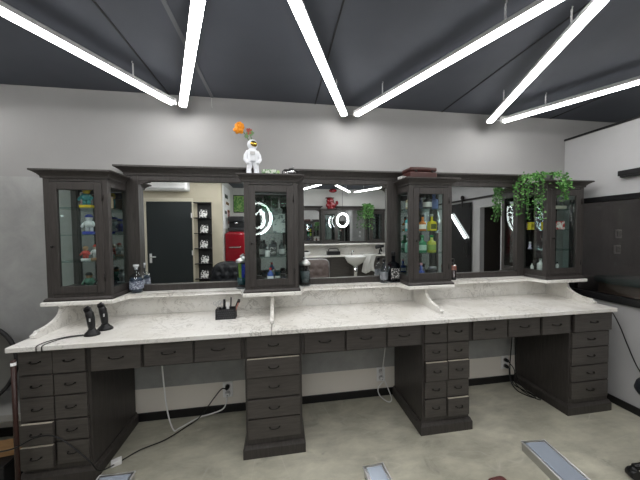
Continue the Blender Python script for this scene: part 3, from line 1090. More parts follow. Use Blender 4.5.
# ------------------------------------------------------------------ worktop objects
def clipper(label, loc, rz, tilt):
    t = thing('hair_clipper', label, 'clipper', loc, rz, 'clippers on the left worktop')
    b = MB()
    b.lathe([(0, 0), (.042, 0), (.044, .008), (.036, .018), (.024, .03), (.018, .042), (0, .044)], n=20)
    for v in b.bm.verts:
        v.co.y *= .72
    b.build('charging_stand', BLACK, t)
    b = MB()
    pts = [(0, 0, .03), (-.002, 0, .06), (-.005, 0, .1), (-.010, 0, .135), (-.016, 0, .15)]
    b.tube(pts, [.015, .019, .0215, .021, .017], 14)
    b.build('body', BLACK, t)
    b = MB().obox((-.018, -.002, .160), (.034, .022, .022), (0, -.35, 0), .004)
    b.obox((-.024, -.002, .172), (.026, .014, .012), (0, -.6, 0), .002)
    b.build('blade_head', mat('dark_blade_steel', (.06, .06, .065), .3, 1), t)
    MB().box(-.004, .004, -.0225, -.018, .09, .11, .002).build('switch', GREYP, t)
    return t


clipper('black hair clipper standing nearer the worktop edge', (-1.155, -.415, HC + .0005), .1, 0)
clipper('black hair clipper standing behind the other one', (-1.135, -.325, HC + .0005), .3, 0)
o = MB().tube([(-1.19, -.425, HC + .006), (-1.28, -.445, HC + .004), (-1.315, -.5, HC + .004), (-1.325, -.539, HC + .002), (-1.326, -.546, HC - .01), (-1.325, -.546, HC - .034)], .0025, 8, 4).build('extension_cord', BLACK)
tag(o, 'thin black cord from the front clipper over the worktop edge, right strand', 'cord')
o = MB().tube([(-1.19, -.412, HC + .006), (-1.29, -.43, HC + .004), (-1.345, -.49, HC + .004), (-1.353, -.539, HC + .002), (-1.354, -.546, HC - .01), (-1.353, -.546, HC - .034)], .0025, 8, 4).build('extension_cord', BLACK)
tag(o, 'thin black cord from the front clipper over the worktop edge, left strand', 'cord')
# tool holder
hx, hy = -.395, -.225
t = thing('tool_holder', 'black mesh tool holder on the left worktop', 'holder', (hx, hy, HC + .0005), .0)
b = MB()
w, d, hh = .068, .034, .072
b.box(-w, w, -d, d, 0, .003)
for y in (-d, d):
    b.box(-w, w, y - .0015, y + .0015, 0, hh)
for x in (-w, w):
    b.box(x - .0015, x + .0015, -d, d, 0, hh)
b.build('body', BLACKM, t)
b = MB()
for i in range(9):
    for j in range(4):
        x = -w + .012 + i * .0143 + (.007 if j % 2 else 0)
        z = .014 + j * .016
        if x < w - .006:
            b.obox((x, -d - .0018, z), (.010, .0012, .010), (0, PI / 4, 0))
b.build('embossed_diamonds', mat('dark_grey_relief', (.035, .035, .04), .3), t)
b = MB()
b.tube([(-w, -d, hh), (w, -d, hh), (w, d, hh), (-w, d, hh)], .0025, 6, closed=True)
b.build('rim', BLACK, t)


def tool(name, label, x, y, lean, parts, rz=0, cat='tool'):
    t = thing(name, label, cat, (hx + x, hy + y, HC + .005), 0, 'tools in the black holder')
    t.rotation_euler = (lean[0], lean[1], rz)
    for nm, bb, m in parts:
        bb.build(nm, m, t)


def scissor(label, x, lean):
    b = MB()
    for s in (-1, 1):
        b.tube([(0, 0, 0), (s * .004, 0, .07), (s * .010, 0, .10)], .0022, 6)
        b.tube([(s * .014 + .011 * math.cos(a * PI / 8), 0, .112 + .013 * math.sin(a * PI / 8)) for a in range(16)], .0022, 6, closed=True)
    tool('scissors', label, x, 0, lean, [('blades_and_rings', b, BRUSHED)], cat='scissors')


scissor('steel scissors at the left of the black holder', -.05, (.1, -.1))
scissor('steel scissors beside the leftmost pair in the black holder', -.028, (-.1, -.03))
tool('comb', 'black comb standing left of the white comb', -.012, .004, (.05, 0), [('comb_bar', MB().box(-.008, .008, -.0015, .0015, 0, .135, .001), BLACK)], cat='comb')
tool('comb', 'white comb standing in the black holder', .012, -.012, (.05, .03), [('comb_bar', MB().box(-.010, .010, -.0015, .0015, 0, .115, .001), WHITEP)], cat='comb')
tool('comb', 'thin black tail comb right of the white comb', .026, .006, (0, .06), [('comb_bar', MB().box(-.005, .005, -.0015, .0015, 0, .145, .001), BLACK)], cat='comb')
tool('brush', 'black brush leaning right in the holder', .036, .004, (0, .42), [('handle', MB().tube([(0, 0, 0), (0, 0, .09)], .005, 8), BLACK), ('bristles', MB().box(-.009, .009, -.007, .007, .085, .14, .003), BLACKM)], cat='brush')
tool('razor', 'pink and brown razor leaning at the right of the holder', .046, -.008, (0, .38), [('handle', MB().box(-.005, .005, -.003, .003, 0, .13, .001), cm(.45, .22, .18)), ('blade', MB().box(-.008, .008, -.004, .004, .115, .13, .001), BLACK)], cat='razor')


# ------------------------------------------------------------------ outlets and cords
def outlet(label, x, z, w=.078, h=.125, plugs=()):
    t = thing('wall_outlet', label, 'outlet', (x, -.0005, z))
    MB().box(-w / 2, w / 2, -.010, 0, -h / 2, h / 2, .003).build('plate', WHITEP, t)
    for s in (-1, 1):
        MB().lathe([(.0, 0), (.021, 0), (.021, .004), (.018, .004), (.018, .001), (0, .001)], n=18).build('socket', GREYP, t)
        o = COL.objects[-1]
        o.rotation_euler = (PI / 2, 0, 0)
        o.location = (0, -.0095, s * .029)


outlet('white wall outlet in the left knee space', -.44, .19)
outlet('white wall outlet in the middle knee space', .875, .195)
outlet('white wall outlet in the right knee space', 2.13, .194)


def plug(label, x, z, m, y=-.012):
    t = thing('power_plug', label, 'plug', (x, y, z))
    b = MB().cyl((0, -.001, 0), (0, -.030, 0), .017, .015, 14)
    b.build('head', m, t)
    MB().cyl((0, -.03, 0), (0, -.046, -.006), .006, .004, 8).build('strain_relief', m, t)


plug('black plug in the left knee space outlet, upper socket', -.44, .219, BLACK)
plug('white plug in the left knee space outlet, lower socket', -.44, .161, WHITEP)
plug('upper white plug in the middle knee space outlet', .875, .224, WHITEP)
plug('lower white plug in the middle knee space outlet', .875, .166, WHITEP)
plug('upper black plug in the right knee space outlet', 2.13, .223, BLACK)
plug('lower black plug in the right knee space outlet', 2.13, .165, BLACK)


def cord(label, pts, m, r=.0045):
    o = MB().tube(pts, r, 8, 6).build('extension_cord', m)
    tag(o, label, 'cord')


cord('white cord drooping from the left drawers to the floor and outlet', [(-.815, -.30, .655), (-.838, -.23, .5), (-.826, -.2, .19), (-.80, -.17, .02), (-.77, -.14, .006), (-.66, -.055, .012), (-.56, -.05, .03), (-.475, -.055, .06), (-.445, -.06, .11), (-.44, -.058, .155)], WHITEP, .005)
cord('black cord running from the left outlet across the floor past the drawer unit', [(-.44, -.058, .222), (-.475, -.065, .232), (-.53, -.062, .17), (-.59, -.058, .09), (-.66, -.07, .012), (-.72, -.13, .006), (-.829, -.244, .006), (-.96, -.31, .006), (-1.05, -.40, .008), (-1.07, -.53, .08), (-1.1, -.55, .15), (-1.165, -.548, .224), (-1.277, -.545, .325), (-1.375, -.55, .334), (-1.46, -.575, .305), (-1.6, -.56, .28), (-1.75, -.55, .25)], BLACK, .0042)
t = thing('cable_joiner', 'small white plastic cable joiner on the floor by the left drawer unit', 'adapter', (-1.055, -.40, 0), .5)
MB().box(-.028, .028, -.02, .02, 0, .03, .004).build('housing', WHITEP, t)
MB().box(-.012, .012, .018, .032, .006, .022, .002).build('plug_end', WHITEP, t)
cord('white cord from the middle drawers looping to the floor', [(.875, -.16, .655), (.875, -.1, .45), (.87, -.07, .3), (.872, -.058, .218)], WHITEP, .0045)
cord('white cord loop hanging from the middle outlet down to the floor', [(.875, -.058, .158), (.828, -.06, .10), (.842, -.075, .04), (.90, -.112, .007), (.935, -.10, .02), (.915, -.07, .1), (.888, -.057, .17)], WHITEP, .0045)
cord('black cord from the right outlet coiling on the floor', [(2.13, -.058, .158), (2.115, -.09, .06), (2.12, -.16, .008), (2.16, -.26, .006), (2.195, -.255, .006), (2.18, -.15, .006), (2.15, -.08, .03), (2.145, -.05, .15), (2.16, -.05, .4), (2.165, -.06, .654)], BLACK)
cord('second black cord from the right outlet looping beside it', [(2.13, -.058, .216), (2.165, -.08, .15), (2.15, -.1, .05), (2.155, -.2, .012), (2.185, -.295, .006), (2.212, -.28, .006), (2.20, -.16, .012), (2.178, -.09, .1), (2.178, -.07, .4), (2.178, -.07, .654)], BLACK, .004)
cord('black cord hanging from the right end of the worktop to the window wall', [(2.63, -.5, .80), (2.66, -.50, .76), (2.72, -.50, .66), (2.758, -.52, .53), (2.764, -.58, .38), (2.765, -.66, .28), (2.766, -.8, .24)], BLACK, .0038)

# bar fixture on the partition
t = thing('wall_speaker_bar', 'black bar fixture on the right wall above the dark window', 'fixture', (XP - .0005, -.60, 1.885))
MB().box(-.055, 0, -.16, .15, .012, .055, .004).build('body', BLACK, t)
MB().box(-.05, -.006, -.15, .14, 0, .012, .003).build('grille', BLACKM, t)


# ------------------------------------------------------------------ ceiling lamps
def lamp(label, near, direc, L=1.38, z=2.415, group='LED tube lamps in a zigzag'):
    d = Vector((direc[0], direc[1], 0)).normalized()
    mid = Vector((near[0], near[1], 0)) + d * (L / 2)
    t = thing('tube_lamp', label, 'lamp', (mid.x, mid.y, z), math.atan2(d.y, d.x), group)
    h = L / 2
    w = .025
    b = MB()
    prf = [(-w, .005), (w, .005), (w * .9, .028), (w * .55, .036), (-w * .55, .036), (-w * .9, .028)]
    b.prism(prf, 'x', -h + .02, h - .02)
    b.build('housing', GREYP, t)
    b = MB()
    prf = [(w, .0048)] + [(w * math.cos(a), -.012 * math.sin(a)) for a in [PI * k / 10 for k in range(11)]] + [(-w, .0048)]
    b.prism(prf, 'x', -h + .02, h - .02)
    b.build('diffuser', TUBE, t)
    for s in (-1, 1):
        b = MB().box(s * (h - .02), s * h, -w - .001, w + .001, -.010, .036, .004)
        b.build('end_cap', GREYP, t)
        x = s * (h - .30)
        b = MB()
        zc = ZC - z
        n = 7
        for q in range(n):
            z0 = .036 + (zc - .012 - .036) * q / n
            z1 = .036 + (zc - .012 - .036) * (q + 1) / n
            r = (z1 - z0) * .62
            cz = (z0 + z1) / 2
            if q % 2:
                ring = [(x + .0035 * math.cos(a * PI / 4), 0, cz + r * math.sin(a * PI / 4)) for a in range(8)]
            else:
                ring = [(x, .0035 * math.cos(a * PI / 4), cz + r * math.sin(a * PI / 4)) for a in range(8)]
            b.tube(ring, .0019, 5, closed=True)
        b.tube([(x, 0, zc - .014), (x + .006, 0, zc - .010), (x + .006, 0, zc - .002), (x, 0, zc)], .0016, 6)
        b.build('chain', WHITEP, t)
    return t


L1 = [((-.748, -.127), (-.458, -.889), 'LED tube lamp at the far left of the ceiling'),
      ((-.700, -.094), (.373, -.928), 'LED tube lamp second from the left, nearly above the left mirror'),
      ((.535, -.097), (-.413, -.911), 'LED tube lamp third from the left, right of the ceiling centre line'),
      ((.623, -.111), (.404, -.915), 'LED tube lamp fourth from the left, running to the upper right'),
      ((1.833, -.124), (-.397, -.918), 'LED tube lamp second from the right'),
      ((1.930, -.148), (.483, -.875), 'LED tube lamp at the far right of the ceiling')]
L1.append(((-2.16, -.13), (.42, -.907), 'added unseen LED tube lamp left of the frame, extending the zigzag to light the left wall'))  # added out of view to brighten the left wall
for nr, dr, lab in L1:
    lamp(lab, nr, dr)
L2 = [((.40, -4.0), (.42, .907), 'LED tube lamp seen in the middle mirror, left arm of the far zigzag'),
      ((1.68, -4.05), (-.5, .866), 'LED tube lamp seen in the middle mirror, left arm of the far V'),
      ((1.80, -4.05), (.5, .866), 'LED tube lamp seen in the middle mirror, right arm of the far V'),
      ((-.62, -2.75), (-.95, .1), 'LED tube lamp near the slate door behind the camera'),
      ((3.1, -3.9), (.3, .95), 'LED tube lamp by the black sliding door'),
      ((-2.3, -1.6), (.3, -.95), 'added unseen LED tube lamp by the left wall, brightening it from out of the frame'),  # unseen lamp, added and lengthened to lift the left wall
      ((-.30, -2.95), (.5, .86), 'added unseen LED tube lamp above and left of the camera'),  # added fill for floor and worktop, kept out of the mirrors
      ((1.05, -1.75), (.25, -.95), 'added unseen LED tube lamp above and right of the camera'),  # another added tube, front light on counter and floor
      ((2.1, -2.95), (-.3, .95), 'added unseen LED tube lamp behind the right barber chair'),  # added to throw light on the drawer fronts and floor
      ((-1.15, -2.65), (-.35, .94), 'added unseen LED tube lamp over the black barber chair'),  # added fill from behind the camera, not seen anywhere
      ((.55, -2.9), (.1, .99), 'added unseen LED tube lamp over the brown barber chair'),  # added for frontal light on wood and knee spaces
      ((2.75, -2.3), (.1, .99), 'added unseen LED tube lamp over the rolling stool'),  # added fill lamp, lifts the lower part of the room
      ((3.35, -.35), (.1, -.99), 'added unseen LED tube lamp brightening the alcove behind the window wall')]  # added because the space behind the tinted pane came out too dark
for nr, dr, lab in L2:
    lamp(lab, nr, dr, 1.10, group='LED tube lamps behind the camera')
for lab, pts in [('thin white cable joining the two left lamps at the wall', [(-.79, -.06, 2.43), (-.78, -.035, 2.46), (-.745, -.03, 2.47), (-.71, -.035, 2.46), (-.70, -.05, 2.43)]),
                 ('thin white cable joining the two middle lamps at the wall', [(.55, -.05, 2.43), (.56, -.03, 2.455), (.595, -.028, 2.46), (.63, -.035, 2.455), (.64, -.055, 2.43)]),
                 ('thin white cable joining the two right lamps at the wall', [(1.885, -.07, 2.43), (1.895, -.04, 2.455), (1.93, -.045, 2.46), (1.95, -.09, 2.455), (1.962, -.125, 2.43)]),
                 ('short white cable stub hanging from the ceiling joint', [(-.51, -.02, ZC - .017), (-.51, -.022, ZC - .05), (-.508, -.024, ZC - .09)])]:
    o = MB().tube(pts, .003, 6, 4).build('extension_cord', GREYP)
    tag(o, lab, 'cable')


# ------------------------------------------------------------------ barber chairs
def pad(w, h, th, nexp, tuft=0, cols=4, rows=4, crown_=.03):
    """upright cushion in xz, front towards +y"""
    b = MB()
    N = 36
    V = {}
    btn = []
    if tuft:
        for j in range(rows):
            for i in range(cols + (j % 2)):
                u = -1 + 2 * (i + (.5 if j % 2 == 0 else 0)) / cols
                v = -1 + 2 * (j + .5) / rows
                btn.append((u * w / 2, v * h / 2))
    for i in range(N + 1):
        for j in range(N + 1):
            u, v = -1 + 2 * i / N, -1 + 2 * j / N
            m = max(abs(u), abs(v))
            f = m / ((abs(u) ** nexp + abs(v) ** nexp) ** (1 / nexp)) if m > 1e-6 else 1
            x, z = u * f * w / 2, v * f * h / 2
            edge = 1 - m ** 6
            y = th * (.35 + .65 * math.sqrt(max(0, edge))) + crown_ * (1 - m * m) * .3
            if tuft:
                dm = min(math.hypot(x - bx, z - bz) for bx, bz in btn)
                y -= tuft * math.exp(-(dm / .022) ** 2) * edge
                a1 = abs(((x / (w / cols) + z / (h / rows * 2)) * 1.0 + .25) % 1 - .5)
                a2 = abs(((x / (w / cols) - z / (h / rows * 2)) * 1.0 + .25) % 1 - .5)
                y -= tuft * .45 * (math.exp(-(a1 / .06) ** 2) + math.exp(-(a2 / .06) ** 2)) * edge
            V[i, j] = b.bm.verts.new((x, y, z))
    Bk = {}
    for i in range(N + 1):
        for j in range(N + 1):
            if i in (0, N) or j in (0, N):
                Bk[i, j] = b.bm.verts.new((V[i, j].co.x, 0, V[i, j].co.z))
    for i in range(N):
        for j in range(N):
            b.bm.faces.new((V[i, j], V[i + 1, j], V[i + 1, j + 1], V[i, j + 1])).smooth = True
    loop = [(i, 0) for i in range(N)] + [(N, j) for j in range(N)] + [(i, N) for i in range(N, 0, -1)] + [(0, j) for j in range(N, 0, -1)]
    for a, c in zip(loop, loop[1:] + loop[:1]):
        b.bm.faces.new((V[a], V[c], Bk[c], Bk[a])).smooth = True
    b.bm.faces.new([Bk[a] for a in loop])
    rim = [V[a].co.copy() for a in loop]
    return b, rim


def barber_chair(label, loc, rz, lea, armlea, foot_w, nexp, rimmat, backw=.46, foot=None, recline=.12, af=.20):
    t = thing('barber_chair', label, 'barber chair', loc, rz, 'barber chairs in front of the mirrors')
    MB().lathe([(0, 0), (.30, 0), (.30, .012), (.26, .03), (.08, .05), (.06, .07), (.05, .30), (.07, .34), (0, .34)], n=32).build('pump_base', CHROME, t)
    MB().box(-.25, .25, -.24, .27, .36, .40, .02).build('seat_frame', BLACKM, t)
    b, rim = pad(.50, .52, .09, 5, 0)
    o = b.build('seat', lea, t)
    o.rotation_euler = (PI / 2, 0, PI)
    o.location = (0, .02, .40)
    # backrest
    b, rim = pad(backw, .50, .075, nexp, .022, 4, 5)
    bk = b.build('backrest', lea, t)
    bk.rotation_euler = (recline, 0, 0)
    bk.location = (0, -.23 - .25 * math.sin(recline), .54 + .25 * math.cos(recline))
    MB().tube([tuple(p) for p in rim], .009, 8, closed=True).build('rim', rimmat, bk)
    for s in (-1, 1):
        MB().tube([(s * .15, -.20, .40), (s * .16, -.245, .52), (s * .15, -.25 - .32 * math.sin(recline), .525 + .32 * math.cos(recline))], .014, 10, 4).build('back_support', CHROME, t)
        b = MB().box(s * .25 - .035, s * .25 + .035, -.2, af, .60, .645, .018, 3)
        arm = b.build('armrest', armlea, t)
        MB().tube([(s * .25 - .036, af, .618), (s * .25 - .036, -.2, .618)], .004, 6).tube([(s * .25 + .036, af, .618), (s * .25 + .036, -.2, .618)], .004, 6).tube([(s * .25 - .036, af, .618), (s * .25, af + .008, .618), (s * .25 + .036, af, .618)], .004, 6).build('trim', CHROME, arm)
        MB().tube([(s * .25, af - .06, .605), (s * .25, af - .08, .44), (s * .24, .1, .39)], .014, 10, 3).tube([(s * .25, -.16, .605), (s * .25, -.15, .44), (s * .24, -.1, .39)], .014, 10, 3).build('arm_post', CHROME, t)
    # leg rest and foot plate
    fx, fy, fz, fl_ = foot
    o = MB().obox((fx, .315, .325), (.16, .05, .16), (-.5, 0, 0), .018).build('calf_pad', armlea, t)
    for s in (-1, 1):
        MB().tube([(fx + s * .05, .22, .37), (fx + s * .045, fy - fl_ - .0, fz - .05), (fx + s * .045, fy - .03, fz - .03)], .011, 8, 3).build('foot_strut', CHROME, t)
    b = MB().box(fx - foot_w / 2, fx + foot_w / 2, fy - fl_, fy, fz - .05, fz, .006)
    fp = b.build('foot_plate', BRUSHED, t)
    MB().box(fx - foot_w / 2 + .014, fx + foot_w / 2 - .014, fy - fl_ + .014, fy - .012, fz, fz + .002).build('tread', mat('tread_painted_reflection', (.52, .59, .70), .25, .55), fp, 'tread with a bluish ceiling reflection put into its colour')  # reflected ceiling light is put into the bluish tread colour
    b = MB().tube([(fx - foot_w / 2, fy - fl_, fz + .001), (fx - foot_w / 2, fy, fz + .001), (fx + foot_w / 2, fy, fz + .001), (fx + foot_w / 2, fy - fl_, fz + .001)], .004, 6)
    b.build('rim', WHITEP, fp)
    return t


barber_chair('brown tufted barber chair of the middle station, seen in the middle mirror', (.47, -1.66, 0), .06, BRL, REDL, .105, 7, BRUSHED, .55, (.012, .665, .31, .26))
barber_chair('reclined dark red barber chair of the right station, long bright foot plate', (1.30, -1.72, 0), -.10, REDL, REDL, .135, 6, BRUSHED, .46, (.0, .74, .30, .31), 1.45, .04)
barber_chair('black round-backed barber chair of the left station', (-.76, -1.66, 0), -.02, BLL, BLL, .16, 2.6, BLACK, .50, (-.06, .83, .30, .30))

# rolling stool whose caster shows at the right edge
t = thing('rolling_stool', 'black rolling stool with one caster at the lower right corner', 'stool', (2.29, -1.053, 0))
MB().lathe([(0, .46), (.17, .46), (.18, .48), (.17, .52), (.12, .53), (0, .53)], n=28).build('seat', BLL, t)
MB().cyl((0, 0, .08), (0, 0, .46), .022).build('post', CHROME, t)
for k in range(3):
    a = 2 * PI * k / 3 + PI - .2
    c, s = math.cos(a), math.sin(a)
    MB().tube([(0, 0, .10), (.12 * c, .12 * s, .085), (.25 * c, .25 * s, .07)], [.022, .02, .016], 8).build('leg', BLACK, t)
    MB().cyl((.25 * c - .022 * s, .25 * s + .022 * c, .029), (.25 * c + .022 * s, .25 * s - .022 * c, .029), .029, n=16).ball((.25 * c, .25 * s, .05), .022).build('caster', BLACK, t)

# ------------------------------------------------------------------ clutter left of the drawer unit
t = thing('round_tray', 'grey round tray with dark rim leaning on the wall left of the counter', 'tray', (-1.985, -.20, .635))
o = MB().lathe([(0, 0), (.24, 0), (.26, .012), (.27, .03), (.25, .03), (.24, .015), (0, .013)], n=40)
o = o.build('dish', mat('weathered_grey_metal', (.16, .16, .15), .5, .4), t)
o.rotation_euler = (PI / 2 - .1, 0, 0)
t2 = MB().tube([(.262 * math.cos(a * PI / 24), -.03, .262 * math.sin(a * PI / 24)) for a in range(48)], .012, 8, closed=True).build('rim', BLACKM, t)
t2.rotation_euler = (-.1, 0, 0)
t = thing('side_shelf', 'low grey shelf carrying the round tray left of the counter', 'shelf', (-1.86, -.17, 0))
MB().box(-.28, .30, -.15, .15, .30, .345, .003).build('board', mat('shelf_grey_laminate', (.25, .25, .24), .5), t)
for x in (-.26, .28):
    MB().box(x - .012, x + .012, -.14, .14, 0, .30).build('leg', BLACKM, t)
t = thing('wooden_pole', 'dark red wooden pole leaning against the left drawer unit', 'pole', (-1.462, -.55, 0))
MB().tube([(-.005, 0, 0), (.0, .0, .785)], .011, 12).build('shaft', REDWOOD, t)
MB().lathe([(.0118, .755), (.0118, .772)], (0, 0, 0), 12).build('tape', WHITEP, t, recalc=False)
o = MB().box(-.25, .25, -.06, .06, 0, .03, .003).build('plank', PLANK)
tag(place(o, (-1.80, -.40, .165), .12), 'orange wooden plank lying on the storage bin', 'plank')
t = thing('storage_bin', 'black storage bin on the floor left of the drawer unit', 'bin', (-1.82, -.43, 0), .05)
MB().box(-.24, .24, -.09, .09, 0, .15, .01).build('body', BLACKM, t)
MB().box(-.25, .25, -.095, .095, .15, .163, .004).build('lid', BLACK, t)

# ------------------------------------------------------------------ behind the window
t = thing('reception_desk', 'curved beige desk with teal top behind the dark window', 'desk', (3.19, -.33, 0))
MB().lathe([(0, 0), (.26, 0), (.26, .98), (0, .98)], n=36).build('body', cm(.36, .30, .22, .5), t)
MB().lathe([(0, .98), (.29, .98), (.29, 1.01), (0, 1.01)], n=36).build('top', cm(.05, .16, .16, .3), t)
for x, z, lab in ((3.43, 1.42, 'upper white switch plate on the back wall behind the dark window'), (3.42, 1.26, 'lower white switch plate on the back wall behind the dark window')):
    t = thing('switch_plate', lab, 'switch', (x, -.0005, z))
    MB().box(-.04, .04, -.012, 0, -.045, .045, .003).build('plate', WHITEP, t)
    MB().box(-.025, .025, -.018, -.012, -.03, .03, .002).build('rocker', GREYP, t)

# ------------------------------------------------------------------ what the mirrors show: slate door side
d = struct(MB().box(-2.40, -1.62, YD, YD + .025, .005, 2.05, .004).build('door_1', DOORD))
MB().box(-2.365, -2.325, YD + .025, YD + .03, .93, 1.10, .002).tube([(-2.345, YD + .03, 1.04), (-2.345, YD + .07, 1.04), (-2.24, YD + .075, 1.04)], .009, 8).build('door_handle', WHITEP, d)
for z in (.3, 1.1, 1.8):
    MB().box(-1.632, -1.612, YD + .02, YD + .032, z - .045, z + .045).build('hinge', WHITEP, d)
b = MB()
b.box(-2.47, -2.405, YD, YD + .03, 0, 2.12, .004).box(-1.615, -1.59, YD, YD + .03, 0, 2.12, .004).box(-2.405, -1.615, YD, YD + .03, 2.055, 2.12, .004)
struct(b.build('trim_9', CREAM))
t = thing('air_conditioner', 'white air conditioner above the slate door', 'air conditioner', (-2.02, YD + .0005, 2.24))
MB().box(-.42, .38, 0, .19, 0, .25, .03, 3).build('casing', WHITEP, t)
MB().box(-.38, .34, .10, .20, .02, .045, .006).build('louvre', GREYP, t)
t = thing('card_rack', 'tall narrow black wall rack beside the slate door', 'rack', (-1.40, YD + .0005, .55))
MB().box(-.12, .13, 0, .015, 0, 1.5).build('back_panel', BLACKM, t)
for k in range(6):
    MB().box(-.17, .13, .015, .095, .05 + .285 * k, .065 + .285 * k, .002).build('shelf', BLACK, t)
cn = ['lowest', 'second lowest', 'middle', 'second highest', 'highest']
CP = card_pattern('black_white_card_print', (.88, .88, .86), (.01, .01, .01), 22, .5)
for k in range(5):
    o = MB().box(-.07, .07, -.004, .004, 0, .15, .001).build('art_card', CP)
    place(o, (-1.41 + .012 * (k % 2), YD + .05, .55 + .066 + .285 * k))
    o.rotation_euler = (.12, 0, 0)
    tag(o, cn[k] + ' black and white printed card in the wall rack', 'card', 'cards in the wall rack')
t = thing('notice_board', 'white board with dark red lettering marks on the return wall', 'board', (XD + .0005, -3.56, 1.55))
MB().box(0, .015, -.36, .36, 0, .85, .003).build('panel', WHITEP, t)
for k, (y0, y1, z0, z1, mm) in enumerate([(-.1, .2, .62, .70, BLACK), (-.2, .1, .5, .56, cm(.3, .02, .03)), (-.3, -.05, .1, .40, cm(.3, .02, .03)), (.02, .25, .3, .36, BLACK)]):
    MB().box(.015, .017, y0, y1, z0, z1).build('print', mm, t)
t = thing('retro_fridge', 'glossy red rounded fridge in the corner', 'fridge', (-.885, -3.50, 0))
MB().box(-.19, .19, -.22, .20, .03, 1.49, .06, 4).build('body', REDG, t)
dd = MB().box(-.187, .187, .202, .245, .06, 1.46, .04, 4).build('door', REDG, t)
MB().box(-.11, .11, .245, .265, 1.17, 1.19, .006).build('handle', CHROME, dd)
for x in (-.14, .14):
    MB().cyl((x, .12, 0), (x, .12, .04), .02).cyl((x, -.16, 0), (x, -.16, .04), .02).build('foot', CHROME, t)
t = thing('coffee_machine', 'black coffee machine on top of the red fridge', 'coffee machine', (-.875, -3.50, 1.4905))
MB().box(-.16, .16, -.15, .12, 0, .08, .015).box(-.16, .16, -.15, -.02, .08, .26, .015).box(-.16, .16, -.15, .14, .20, .31, .02).build('body', BLACK, t)
MB().cyl((0, .08, .15), (0, .08, .205), .03).build('spout', CHROME, t)
t = thing('framed_picture', 'green leafy picture hanging over the coffee machine', 'picture', (-.85, YB + .0005, 1.95))
MB().box(-.25, .25, 0, .02, 0, .42, .003).build('frame', BLACK, t)
MB().box(-.23, .23, .02, .023, .02, .40).build('print', card_pattern('green_leaf_print', (.08, .22, .05), (.25, .40, .12), 12, .5), t)

# opposite row of stations
YO = YB + .0005
for i, (x, lab) in enumerate([(.72, 'glazed cabinet at the left of the opposite row'), (1.27, 'glazed cabinet in the opposite row under the red ornament'), (2.42, 'glazed cabinet at the right of the opposite row')]):
    pass
OZ = 1.17
cabx = [(.26, .38), (1.22, .40), (2.44, .40)]
cabl = ['glazed cabinet of the opposite row nearest the fridge', 'glazed cabinet of the opposite row under the red ornament', 'glazed cabinet of the opposite row under its own trailing plant']
for (x, w_), lab in zip(cabx, cabl):
    display_cabinet(w_, lab, (x, YO, OZ), PI, 'glazed cabinets of the opposite row', D=.24)
mirror_frame(.58 - .012, .03, .03, 'narrow framed mirror of the opposite row, left of the red ornament', (.735, YO, OZ), PI, 'mirrors of the opposite row')
mirror_frame(.81, .04, .04, 'wide framed mirror of the opposite row behind the ring lamp', (1.83, YO, OZ), PI, 'mirrors of the opposite row')
o = MB().box(-1.24, 1.24, 0, .30, 0, .03, .006).build('marble_ledge', MARBLE)
tag(place(o, (1.43, YO, OZ - .031)), 'long marble ledge of the opposite row', 'ledge')
t = thing('worktop', 'marble worktop of the opposite row with the wash basin', 'worktop', (1.43, YO, .86))
MB().box(-1.24, 1.24, 0, .50, 0, .035, .006).build('slab', MARBLE, t)
MB().box(-1.24, 1.24, 0, .02, .035, .278).build('backsplash', MARBLE, t)
t = thing('base_cabinet', 'dark wood base cabinet under the opposite worktop', 'cabinet', (1.43, YO, 0))
MB().box(-1.2, 1.2, 0, .42, .06, .8595, .003).build('carcass', WOOD, t)
MB().box(-1.21, 1.21, 0, .435, 0, .07, .003).build('plinth', WOOD, t)
for k in range(5):
    x = -1.18 + .472 * k
    dd = MB().box(x + .006, x + .466, .42, .438, .10, .84, .003).build('door', WOOD_D, t)
    MB().ball((x + .42, .448, .62), .012).build('knob', BLACKMET, dd)
t = thing('wash_basin', 'white ceramic wash basin on the front of the opposite worktop', 'basin', (1.72, YO + .73, .68))
b = MB().lathe([(0, 0), (.08, .005), (.19, .08), (.25, .19), (.26, .215), (.25, .22), (.23, .20), (.16, .09), (0, .04)], n=36)
for v in b.bm.verts:
    v.co.y *= .82
b.build('bowl', mat('white_ceramic', (.78, .78, .77), .15), t)
MB().tube([(-.02, -.24, .19), (-.02, -.24, .30), (-.02, -.14, .33), (-.02, -.10, .30)], .013, 10, 4).build('tap', CHROME, t)
MB().cyl((0, 0, -.30), (0, 0, .01), .045, .05).build('waste_pipe', CHROME, t)


def towel(label, x, z0, z1, w, m, y, seed):
    rnd = random.Random(seed)
    b = MB()
    N, K = 14, 16
    V = {}
    for i in range(N + 1):
        for j in range(K + 1):
            u = i / N - .5
            q = j / K
            V[i, j] = b.bm.verts.new((x + u * w * (1 - .25 * math.sin(q * PI)) + .02 * math.sin(q * 5 + seed), y + .02 * math.sin(u * 22 + seed) * q + .012 * math.sin(u * 9 + q * 4), z1 + (z0 - z1) * q + .03 * math.sin(u * 7) * q))
    for i in range(N):
        for j in range(K):
            b.bm.faces.new((V[i, j], V[i + 1, j], V[i + 1, j + 1], V[i, j + 1])).smooth = True
    o = b.build('towel', m, recalc=False)
    md = o.modifiers.new('t', 'SOLIDIFY')
    md.thickness = .012
    tag(o, label, 'towel')


